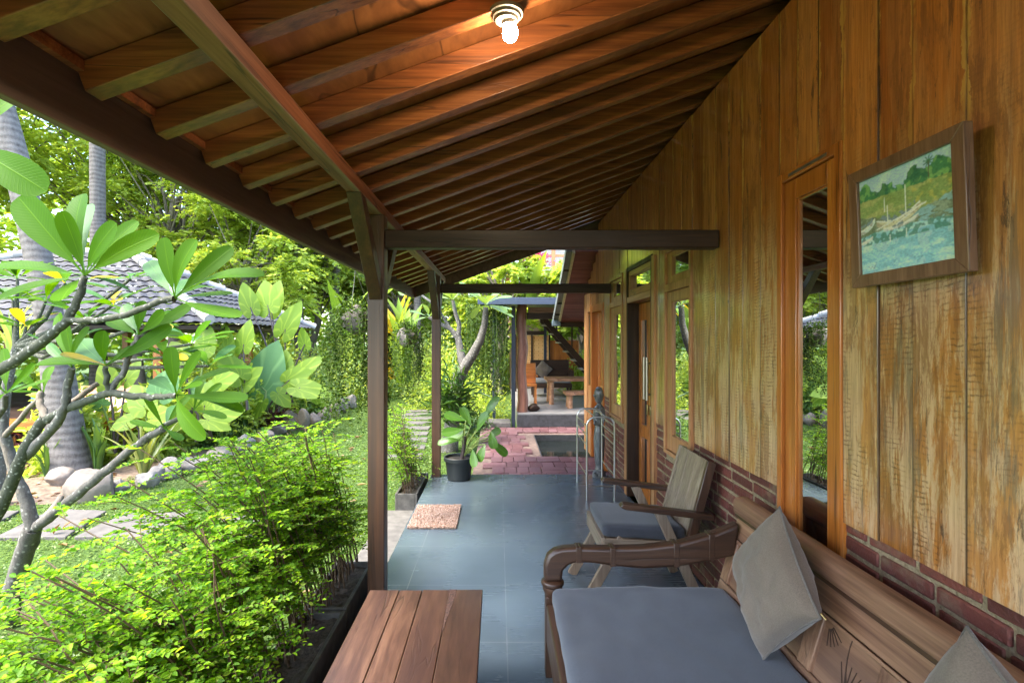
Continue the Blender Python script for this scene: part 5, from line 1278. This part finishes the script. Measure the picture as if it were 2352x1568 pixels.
for (bx, by, tx, ty, w_, dd) in [(1112, 965, 1146, 910, .10, .0), (1095, 990, 1120, 945, .10, -.05), (1070, 965, 1020, 950, .11, .05), (1065, 985, 1015, 995, .11, -.1), (1075, 990, 1028, 1010, .12, .1), (1120, 1005, 1150, 985, .10, .0), (1115, 1020, 1100, 1060, .10, -.08), (1125, 1010, 1165, 1045, .10, .05), (1085, 1030, 1090, 1072, .09, -.15), (1060, 1010, 1005, 1018, .09, 0), (1082, 975, 1060, 935, .10, .1), (1128, 990, 1135, 1030, .1, -.1)]:
    B0 = P(bx, by, 5.56+dd*.5); T0 = P(tx, ty, 5.56+dd); c0 = Vector((-.385, 5.57, .24)); stm.tube([c0, c0.lerp(B0, .6)+Vector((0, 0, .05)), B0], .006, 5)
    B = Blades(); B.add(blade(B0, T0, (r.uniform(-.3, .3), -.8, .7), w_, r.uniform(-.05, .1), .2, petiole=.02)); B.build('leaf', G['glossy'], pp)
stm.build('leaf_stalks', M['stalk'], pp)

# ---- elephant ear plants
def heart(base, tip, n, wd, droop=.12):
    base = np.array(base, float); tip = np.array(tip, float); d = tip-base; L = np.linalg.norm(d); d /= L; s = unit(np.cross(d, n)); n = np.cross(s, d)
    th = np.array([0, 12, 25, 40, 58, 78, 98, 118, 138, 155, 168, 176.0]); rr_ = np.array([1, .88, .77, .69, .63, .585, .56, .54, .50, .42, .28, .10])
    th = np.r_[-th[::-1], th[1:]]; rr_ = np.r_[rr_[::-1], rr_[1:]]
    V = [base]; U = [(.5, 0.)]; m = len(th)
    for k_, f in enumerate((.5, 1.0)):
        for a, q in zip(th, rr_):
            x = q*f*math.cos(R(a))*L; y = q*f*math.sin(R(a))*L*wd; rad = math.hypot(x, y)/L
            V.append(base + d*x + s*y + n*(-droop*L*rad**2 + .10*L*abs(math.sin(R(a)))*rad*.6 + .012*L*math.sin(a*.5)*f)); U.append((.5+a/360, f))
    Q = []
    for j in range(m-1): Q.append((0, 1+j, 2+j, 2+j)); Q.append((1+j, 1+m+j, 2+m+j, 2+j))
    return V, [q if len(set(q)) == 4 else q[:3] for q in Q], U
def ear(label, base, leaves, seed, group='elephant ear plants in the bed'):
    t = thing('elephant_ear_plant', label, 'plant', base, group); base = Vector(base); r = random.Random(seed)
    for (bx, by, tx, ty, d, dd, wd, m_) in leaves:
        B0 = P(bx, by, d); T0 = P(tx, ty, d+dd); nrm = np.array((r.uniform(-.3, .3), -1, r.uniform(.2, .6)))
        V, Q, U = heart(B0, T0, nrm, wd); me = bpy.data.meshes.new('leaf'); me.from_pydata([tuple(v) for v in V], [], Q); l = me.uv_layers.new(name='UVMap')
        for lp in me.loops: l.data[lp.index].uv = U[lp.vertex_index]
        o = link('leaf', me, G[m_], t, 180)
        MB().tube([base + Vector((r.uniform(-.12, .12), r.uniform(-.1, .1), 0)), base.lerp(B0, .55) + Vector((0, 0, .12)), B0], [.022, .016, .010], 7).build('stalk', M['darkstalk' if m_ == 'elephant' and r.random() < .6 else 'stalk'], o, smooth=60)
ear('elephant ear plant with tall upright leaves left of the far palm trunks', P(655, 925, 9.6), [(615, 700, 603, 640, 9.6, .1, .85, 'elephant'), (622, 706, 640, 640, 9.9, .1, .7, 'elephant'), (575, 705, 556, 645, 9.5, 0, .6, 'elephant'), (655, 755, 690, 690, 9.5, .0, .62, 'elephant'), (700, 790, 690, 750, 9.6, 0, .7, 'elephant')], 1)
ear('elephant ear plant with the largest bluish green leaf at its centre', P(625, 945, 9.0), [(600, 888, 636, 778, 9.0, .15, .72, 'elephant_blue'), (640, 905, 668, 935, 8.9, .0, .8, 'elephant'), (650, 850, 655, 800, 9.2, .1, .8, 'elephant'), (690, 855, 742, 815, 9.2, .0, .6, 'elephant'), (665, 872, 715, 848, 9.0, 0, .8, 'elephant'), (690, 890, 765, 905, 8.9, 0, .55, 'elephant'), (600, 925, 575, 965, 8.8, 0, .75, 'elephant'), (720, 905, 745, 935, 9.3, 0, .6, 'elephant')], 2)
ear('elephant ear plant with pale upright leaves between hut and larger plant', P(560, 940, 8.4), [(520, 800, 512, 740, 8.4, .1, .6, 'elephant'), (560, 790, 570, 730, 8.5, .1, .75, 'elephant'), (545, 860, 500, 810, 8.3, -.1, .8, 'elephant'), (560, 880, 600, 840, 8.4, 0, .8, 'elephant')], 3)
ear('low elephant ear plant behind the boulders with broad leaves near ground', P(470, 1010, 7.4), [(440, 935, 395, 900, 7.3, -.1, .65, 'elephant'), (470, 930, 480, 870, 7.4, .1, .9, 'elephant'), (500, 950, 560, 940, 7.2, 0, .8, 'elephant'), (480, 965, 530, 985, 7.1, 0, .65, 'elephant'), (420, 960, 380, 985, 7.0, 0, .9, 'elephant')], 4)
ear('elephant ear plant with drooping pale leaves behind the plumeria branches', P(450, 1000, 7.8), [(420, 830, 390, 780, 7.8, .1, .8, 'elephant'), (470, 800, 480, 745, 7.9, .1, .75, 'elephant'), (500, 880, 545, 860, 7.7, -.1, .8, 'elephant'), (400, 880, 350, 870, 7.7, -.1, .8, 'elephant_blue'), (455, 900, 450, 860, 7.8, .1, .9, 'elephant_blue')], 6)
ear('elephant ear plant with broad leaves beside the thick palm trunk', P(270, 1070, 7.0), [(250, 880, 225, 830, 7.0, .1, .8, 'elephant'), (290, 870, 320, 825, 7.1, .1, .8, 'elephant'), (235, 930, 195, 915, 6.9, -.1, .8, 'elephant_blue'), (300, 920, 345, 915, 6.9, -.1, .8, 'elephant')], 7)
ear('elephant ear plant under the plumeria with yellow-green leaves beside the deck', P(345, 1060, 6.8), [(330, 930, 300, 880, 6.8, .1, .8, 'elephant'), (370, 900, 400, 840, 6.9, .1, .85, 'elephant_blue'), (350, 960, 395, 950, 6.6, -.1, .9, 'elephant'), (300, 965, 250, 985, 6.7, -.1, .8, 'elephant')], 5)

def tuft(label, c, H, n, seed, mat, wd=.05, name='strap_leaf_plant', cat='plant', group='strap-leaved plants in the bed', spread=.7):
    r = random.Random(seed); t = thing(name, label, cat, c, group); B = Blades(); c = Vector(c)
    for i in range(n):
        a = r.uniform(0, 2*math.pi); s = r.uniform(.1, spread); L = H*r.uniform(.6, 1.1); T = c + Vector((math.cos(a)*s*L, math.sin(a)*s*L, L*math.sqrt(max(.1, 1-s*s))*.9))
        B.add(blade(c + Vector((math.cos(a)*.04, math.sin(a)*.04, 0)), T, (math.cos(a)*-1, math.sin(a)*-1, .8), wd, r.uniform(.05, .2), .3, 8, lambda tt: np.sin(np.pi*(.25+.75*tt))**.8, .0))
    B.build('blades', G[mat], t)
tuft('variegated cream and green strap-leaved plant between boulder and deck', P(330, 1090, 6.4), .85, 22, 1, 'variegated', .055)
tuft('green strap-leaved plant at the foot of the thick palm', P(225, 1075, 6.5), .75, 9, 2, 'fern', .09, spread=.35)
tuft('grassy strap-leaved plant left of the thick palm foot', P(110, 1090, 6.3), .6, 16, 3, 'fern', .04)
tuft('pale variegated plant at the frame edge beside the palm', P(30, 830, 6.6), .8, 40, 4, 'tree_yellow', .05)
tuft('low grassy clump behind the rock edging', P(560, 985, 9.0), .5, 26, 5, 'fern', .03)
tuft('slender green clump by the far end of the rock edging', P(760, 925, 12.2), .9, 22, 6, 'fern', .07)
tuft('banana-like plant with long paddle leaves right of the near post', P(925, 880, 12.5), 2.6, 12, 7, 'elephant', .42, spread=.55)
tuft('banana-like plant with yellow paddle leaves behind the hanging coconut', P(905, 870, 13.5), 2.9, 9, 8, 'plumeria_old', .38, spread=.5)
tuft('large paddle-leaved plant under the eave left of the near post', P(800, 900, 14.0), 3.6, 12, 9, 'elephant', .5, spread=.5)
tuft('paddle-leaved plant in front of the balcony behind the pavilion roof', (.9, 15.6, 2.2), 2.6, 12, 10, 'elephant', .36, spread=.6)

def bush(label, c, rx, rz, n, L, mat, seed, name='garden_bush', group='low bushes of the garden bed'):
    q = np.random.RandomState(seed); t = thing(name, label, 'bush', (c[0], c[1], c[2]), group); r = random.Random(seed)
    nc = 14; cc = unit(q.normal(size=(nc, 3)))*q.uniform(.2, .75, (nc, 1)); cc[:, 2] = np.abs(cc[:, 2])
    k_ = q.randint(0, nc, n); d = unit(q.normal(size=(n, 3))); rr_ = q.uniform(.15, .5, (n, 1))
    p = np.array(c) + (cc[k_] + d*rr_)*[rx, rx, rz]; p[:, 2] = np.maximum(p[:, 2], c[2]+.02)
    V, Q = leaf_cloud(p, d + q.normal(size=(n, 3))*.5, q.normal(size=(n, 3))*.5+[0, 0, .8], L*q.uniform(.6, 1.3, n), L*.5)
    st = MB()
    for a in cc[:8]: st.tube([Vector(c), Vector(np.array(c) + a*[rx*.7, rx*.7, rz*.8])], [.02, .006], 4, False)
    st.build('stems', M['twig'], t); link('foliage', mesh_np(V, Q), G[mat], t)
BL = [('dark leafy bush beside the elephant ears', (-4.3, 11.6, ZG), .8, 1.2, 2600, .10, 'tree_dark'), ('reddish small-leaved bush behind the rock edging', (-4.45, 10.2, ZG), .5, .5, 1500, .07, 'red'),
 ('bluish green ground bush among the nearer rocks', (-4.75, 8.6, ZG), .8, .6, 2200, .09, 'fern'), ('bright bush at the end of the lawn under the far palms', (-5.0, 15.0, ZG), 1.4, 1.8, 3200, .13, 'tree_yellow'),
 ('yellow-green bush where the slab path ends', (-3.4, 15.5, ZG), 1.0, 1.6, 2600, .12, 'tree_yellow'), ('yellow-green bush at the far end of the lawn behind the coconut vines', (-4.0, 13.6, ZG), .9, 1.5, 2600, .11, 'tree_yellow'),
 ('reddish fallen-leaf shrub left of the thick palm', (-6.9, 7.2, ZG), .7, .55, 1800, .07, 'red'), ('dense bush behind the plumeria trunk at the path end', (-1.5, 13.0, ZG), 1.0, 2.0, 3600, .09, 'tree_light'),
 ('fine-leaved bush left of the black steel post', (-.55, 10.9, ZG), .7, 1.7, 3600, .06, 'tree_light'), ('low bush by the concrete block near the paving', (-.45, 9.15, ZG), .45, .55, 1700, .05, 'fern'),
 ('green bush between the pavilion and the wall seen under the stair', (2.2, 13.2, .1), .9, 1.1, 2600, .10, 'tree_mid'), ('tall yellow-green bush in front of the hut at the frame edge', (-7.9, 7.0, ZG), .9, 1.5, 2600, .10, 'tree_yellow'),
 ('tall bush behind the hut deck', (-5.9, 12.2, ZG), 1.3, 1.9, 3200, .12, 'tree_light'), ('green bush at the end of the garden beyond the second post', (-2.6, 18.0, ZG), 1.3, 2.4, 3400, .13, 'tree_yellow'),
 ('mid green bush to the right of the slab path end', (-.3, 18.5, ZG), 1.5, 2.8, 3800, .13, 'tree_mid')]
BL += [('tall leafy bush hiding the corner of the hut deck', (-4.95, 7.6, ZG), .60, 1.35, 2400, .12, 'tree_mid'),
 ('broad-leaved bush in front of the hut post', (-5.7, 6.9, ZG), .6, 1.25, 2200, .13, 'tree_light'), ('feathery bush reaching up in front of the hut eave', (-4.75, 8.6, ZG), .75, 2.0, 2600, .10, 'tree_light'), ('leafy bush behind the large elephant ear leaves', (-4.7, 10.6, ZG), .8, 1.7, 2600, .12, 'tree_light')]
for i, b in enumerate(BL): bush(*b[:6], b[6], 100+i)
bush('pink bougainvillea blossoms on the distant balcony', (1.25, 16.1, 3.9), .55, .55, 700, .09, 'pink', 140, 'bougainvillea', None)

# hanging vine curtain by the pavilion
hv = thing('vine_curtain', 'curtain of thin vines hanging from the pavilion roof edge', 'vine', (-.2, 9.3, 2.1)); q = np.random.RandomState(9); C = []; D = []; N = []; vm = MB()
for i in range(70):
    x = q.uniform(-.60, .16); y = q.uniform(9.0, 9.8); dl = q.uniform(.8, 1.9); m = int(dl/.045); s = np.linspace(0, 1, m)
    p = np.c_[x+.03*np.sin(s*9+i), y+.03*np.cos(s*7+i), 2.15-dl*s]; C.append(p); D.append(unit(q.normal(size=(m, 3))+[0, 0, -.8])); N.append(q.normal(size=(m, 3))); vm.tube([Vector(p[0]), Vector(p[m//2]), Vector(p[-1])], .004, 3, False)
C = np.concatenate(C); V, Q = leaf_cloud(C, np.concatenate(D), np.concatenate(N), .075*q.uniform(.6, 1.3, len(C)), .028); link('vines', mesh_np(V, Q), G['vine'], hv); vm.build('vine_stems', M['stalk'], hv)

# ---- rocks along the bed, stepping stones, soil
k = NM('river_stone'); n1_ = k.noise(k.obj(), 3, 5); n2_ = k.noise(k.obj(), 22, 5, .7); oi = k.n('ObjectInfo').outputs['Random']
c = k.ramp(k.math('ADD', k.math('MULTIPLY', n1_, .6), k.math('MULTIPLY', n2_, .4)), [(.32, (0.116, 0.105, 0.0986)), (.52, (0.218, 0.201, 0.184)), (.7, (0.306, 0.279, 0.252))])
c = k.mix(oi, c, k.mix(1.0, c, (1.0, .85, .72), 'MULTIPLY')); k.bump(n2_, .4, .01); M['stone'] = k.set(Base_Color=c, Roughness=.75)
RK = [('largest pale rounded boulder at the foot of the thick palm', 215, 1120, 5.55, .245, .20), ('small boulder just right of the largest pale one', 275, 1128, 5.75, .09, .09), ('grey angular boulder behind the small one', 335, 1105, 5.95, .13, .13),
 ('brownish small round boulder between two grey ones', 362, 1095, 6.2, .10, .12), ('upright grey-green boulder in the near row', 390, 1083, 6.35, .13, .16), ('wide low brown boulder right of the upright one', 440, 1065, 6.7, .22, .13),
 ('flat pale boulder next in the near row past the wide one', 505, 1045, 7.2, .2, .13), ('low grey stone half hidden behind the shrub tops', 565, 1020, 8.0, .17, .14), ('grey stone where the bed edge bends', 610, 1008, 8.5, .16, .14),
 ('small round grey stone before the tall pair', 640, 990, 9.3, .13, .12), ('tall leaning grey stone, left of a touching pair', 668, 965, 9.7, .17, .24), ('tall upright grey stone, right of a touching pair', 695, 968, 9.8, .15, .24),
 ('small squat stone right of the tall pair', 722, 960, 10.3, .13, .15), ('stone in the middle of the far edging row', 745, 955, 10.7, .16, .2), ('pale stone farther along the edging row', 768, 945, 11.3, .15, .2),
 ('pointed stone near the end of the edging row', 786, 935, 12.0, .15, .22), ('last pale stone at the end of the edging row', 806, 925, 12.8, .17, .22), ('grey-brown stone behind the largest boulder', 140, 1130, 6.1, .16, .12)]
for i, (lab, px, py, d, rx, rz) in enumerate(RK):
    p = P(px, py, d); o = MB(); o.rock((0, 0, 0), rx*1.08, rx*.9, rz*1.08, 200+i, 4); s = o.build('garden_stone', M['stone'], smooth=32); s.location = (p.x, d, ZG+rz*.62); s.rotation_euler = (0, 0, rnd.uniform(0, 6)); tag(s, lab, 'rock', 'stones edging the garden bed')
M['slab'] = plain('worn_stone_slab', (0.101, 0.0909, 0.0825), .8, noise=.25, scale=9, bump=.35)
def slab_stone(label, corners, d_unused=None):
    pts = []
    for (px, py) in corners:
        d = (1.515-ZG-.03)*F/(py-CY); q = P(px, py, d); pts.append(q)
    c = sum(pts, Vector())/len(pts); fine = []
    for a, b in zip(pts, pts[1:]+pts[:1]):
        for j in range(5): fine.append(a.lerp(b, j/5) + Vector((rnd.uniform(-.012, .012), rnd.uniform(-.012, .012), 0)))
    fine = [(f.x, f.y, ZG+.035) for f in fine]
    o = MB().prism([(x, y, ZG-.02) for x, y, z in fine], (0, 0, .055)).build('stepping_stone', M['slab'], bevel=.008); tag(o, label, 'stepping stone', 'stepping stones in the lawn')
slab_stone('broad stepping stone in the lawn under the plumeria branches', [(-10, 1232), (150, 1232), (245, 1172), (120, 1168)])
slab_stone('stepping stone right of the broad one, half covered by shrub', [(172, 1232), (330, 1232), (440, 1178), (300, 1168)])
slab_stone('stepping stone cut by the left edge of the photo', [(-180, 1205), (-30, 1210), (45, 1172), (-80, 1168)])
slab_stone('stepping stone mostly hidden behind the tall middle shrub', [(470, 1235), (640, 1235), (680, 1175), (540, 1170)])
for i, y in enumerate([7.3, 7.95, 8.55, 9.1, 9.7, 10.3, 10.9, 11.5, 12.1]):
    x = -1.45 - (y-7.3)*.085; o = MB(); o.prism([(x-.34+rnd.uniform(-.03, .03), y, ZG-.02), (x+.34+rnd.uniform(-.03, .03), y+rnd.uniform(-.03, .03), ZG-.02), (x+.33, y+.33, ZG-.02), (x-.33, y+.33+rnd.uniform(-.03, .03), ZG-.02)], (0, 0, .05))
    s = o.build('path_slab', M['slab'], bevel=.008); tag(s, 'pale path slab in the row of slabs leading away from the veranda', 'paving slab', 'slabs of the garden path')
kind(MB().add([(-14, 4.6, ZG+.006), (-4.45, 5.35, ZG+.006), (-4.15, 6.6, ZG+.006), (-4.22, 9.8, ZG+.006), (-3.95, 13.2, ZG+.006), (-6, 16, ZG+.006), (-16, 16, ZG+.006)], [(0, 1, 2, 3, 4, 5, 6)]).build('soil', plain('bed_soil_leaf_litter', (.16, .11, .075), .9, noise=.6, scale=18, bump=.8)))
# ground cover leaves
rs = np.random.RandomState(3); Cs = []; Ls = []
for (n, x0, x1, y0, y1, L) in ((42000, -4.6, -1.08, 1.5, 6.4, .021), (15000, -4.2, -.9, 6.4, 11, .034), (7000, -4.0, 1.0, 11, 17, .06), (3500, -1.0, -.2, 5.9, 11, .028), (9000, -6.2, -4.2, 2, 5.3, .026)):
    C = np.c_[rs.uniform(x0, x1, n), rs.uniform(y0, y1, n), np.zeros(n)]; k_ = np.ones(n, bool)
    for i, y in enumerate([7.3, 7.95, 8.55, 9.1, 9.7, 10.3, 10.9, 11.5, 12.1]):
        xx = -1.45-(y-7.3)*.085; k_ &= ~((np.abs(C[:, 0]-xx) < .33) & (C[:, 1] > y) & (C[:, 1] < y+.32))
    for cs in ([(-10, 1232), (150, 1232), (245, 1172), (120, 1168)], [(172, 1232), (330, 1232), (440, 1178), (300, 1168)], [(-180, 1205), (-30, 1210), (45, 1172), (-80, 1168)], [(470, 1235), (640, 1235), (680, 1175), (540, 1170)]):
        pp_ = [P(a, b, (1.515-ZG-.03)*F/(b-CY)) for a, b in cs]; ins = np.ones(n, bool)
        for a, b in zip(pp_, pp_[1:]+pp_[:1]): ins &= ((b.x-a.x)*(C[:, 1]-a.y) - (b.y-a.y)*(C[:, 0]-a.x)) > 0
        ins2 = np.ones(n, bool)
        for a, b in zip(pp_, pp_[1:]+pp_[:1]): ins2 &= ((b.x-a.x)*(C[:, 1]-a.y) - (b.y-a.y)*(C[:, 0]-a.x)) < 0
        k_ &= ~(ins | ins2)
    C = C[k_]; C[:, 2] = ZG + rs.uniform(.004, .03, len(C)); Cs.append(C); Ls.append(L*rs.uniform(.6, 1.3, len(C)))
C = np.concatenate(Cs); Ls = np.concatenate(Ls); n = len(C); d = rs.normal(size=(n, 3)); d[:, 2] = np.abs(d[:, 2])*.35
V, Q = quad_cloud(C, d, rs.normal(size=(n, 3))*.35+[0, 0, 1], Ls, Ls*.75); g_ = link('grass', mesh_np(V, Q), G['grass']); kind(g_, 'stuff')

# ---- tiled hut on stilts behind the plumeria
ht = thing('tiled_hut', 'garden hut with a grey wavy tiled roof and a raised orange wooden deck', 'hut', (-8.2, 10, ZG))
ez, rz_ = 1.78, 3.2
cor = [(-12.3, 7.5), (-4.45, 7.9), (-4.45, 12.4), (-12.3, 12.4)]; ra, rb = Vector((-9.0, 10.0, rz_)), Vector((-7.2, 10.0, rz_))
def slope(a, b, c, d, nrow):   # eave a-b, ridge d-c; wavy courses of tiles
    a, b, c, d = map(Vector, (a, b, c, d)); V = []; Q = []; W = (b-a).length; nc = int(W/.045); nn_ = ((b-a).cross(d-a)).normalized()
    if nn_.z < 0: nn_ = -nn_
    for i in range(nrow):
        for e in (0, 1):
            t = (i+e*1.0)/nrow; l = a.lerp(d, t); rr_ = b.lerp(c, t); s0 = len(V)
            for j in range(nc+1):
                p = a.lerp(b, j/nc); u = j/nc; q_ = l.lerp(rr_, u); k_ = (l.lerp(rr_, u)-a).dot((b-a).normalized())
                V.append(q_ + nn_*(.012*math.sin(k_/.20*2*math.pi) + (.022 if e == 0 else 0.0)))
        o = len(V)-2*(nc+1)
        for j in range(nc): Q.append((o+j, o+j+1, o+nc+2+j, o+nc+1+j))
    return V, Q
k = NM('weathered_grey_tiles'); n_ = k.noise(k.obj(), 3, 6, .65); k.bump(n_, .2, .01); M['greytile'] = k.set(Base_Color=k.ramp(n_, [(.32, (0.0268, 0.0268, 0.0331)), (.5, (0.0536, 0.0536, 0.0657)), (.68, (0.0975, 0.0929, 0.103))]), Roughness=.6)
E = [Vector((x, y, ez)) for x, y in cor]
for (a, b, c, d) in ((E[0], E[1], rb, ra), (E[1], E[2], rb, rb+Vector((0, .01, 0))), (E[2], E[3], ra, rb), (E[3], E[0], ra, ra+Vector((0, -.01, 0)))):
    V, Q = slope(a, b, c, d, 13); link('roof', mesh_np(V, Q), M['greytile'], ht, 50)
cap = plain('pale_ridge_caps', (.42, .39, .37), .7, noise=.3, scale=6)
for a, b in ((ra, rb), (E[0], ra), (E[1], rb), (E[2], rb), (E[3], ra)):
    nseg = max(3, int((b-a).length/.35))
    rc = MB()
    for i in range(nseg): rc.tube([a.lerp(b, i/nseg)+Vector((0, 0, .05)), a.lerp(b, (i+1.1)/nseg)+Vector((0, 0, .03))], [.085, .07], 8)
    rc.build('ridge_cap', cap, ht, smooth=60)
MB().prism([E[0]+Vector((.1, .1, -.1)), E[1]+Vector((-.1, .1, -.1)), E[2]+Vector((-.1, -.1, -.1)), E[3]+Vector((.1, -.1, -.1))], (0, 0, .06)).build('soffit', M['darkX'], ht)
dk = MB()
for i in range(16): dk.box(-11.2, -5.15, 7.2+i*.28, 7.2+i*.28+.274, .36, .41)
dk.build('deck', wood('orange_deck', (0.0165, 0.00745, 0.00462), (0.0264, 0.0124, 0.0079), (0.0363, 0.0181, 0.0124), axis='X', rough=.75, spec=.2), ht, bevel=.004)
MB().box(-11.2, -5.16, 7.16, 7.199, .25, .412).build('deck_edge', M['teakX'], ht)
MB().box(-5.149, -5.11, 7.16, 11.7, .25, .412).build('deck_edge', M['teakY'], ht)
for x in (-10.8, -8.2, -5.5):
    for y in (8.3, 11.3):
        MB().box(x-.09, x+.09, y-.09, y+.09, ZG, .245).build('pier', M['concrete'], ht); MB().box(x-.06, x+.06, y-.06, y+.06, .413, 1.69).build('post', M['teakZ'], ht)
MB().prism([(-6.6, 7.6, .42), (-6.6, 8.0, .80), (-6.6, 8.03, .78), (-6.6, 7.66, .42)], (1.0, 0, 0)).build('back_board', M['teakX'], ht)
bc = rbox(-7.7, -6.8, 8.4, 8.9, .43, .62, .05, .1).build('bolster', fabric('blue_white_cloth', (.18, .40, .62)), smooth=180); tag(bc, 'blue cloth bolster lying on the hut deck', 'cushion')

# fallen leaves on the bed soil and a few on the lawn
rs = np.random.RandomState(66); n = 520; C = np.c_[rs.uniform(-9, -4.3, n), rs.uniform(5.2, 10, n), np.full(n, ZG+.012)]; C[400:, 0] = rs.uniform(-4.3, -1.2, n-400); C[400:, 1] = rs.uniform(3, 9, n-400); C[400:, 2] += .02
d_ = rs.normal(size=(n, 3)); d_[:, 2] *= .12; V, Q = leaf_cloud(C, d_, rs.normal(size=(n, 3))*.25+[0, 0, 1], rs.uniform(.05, .14, n), .045)
ll = link('leaf_litter', mesh_np(V, Q), leafmat('dry_leaves', [(.16, .08, .04), (.26, .15, .07), (.12, .055, .04), (.30, .22, .09)], .15)); kind(ll, 'stuff')
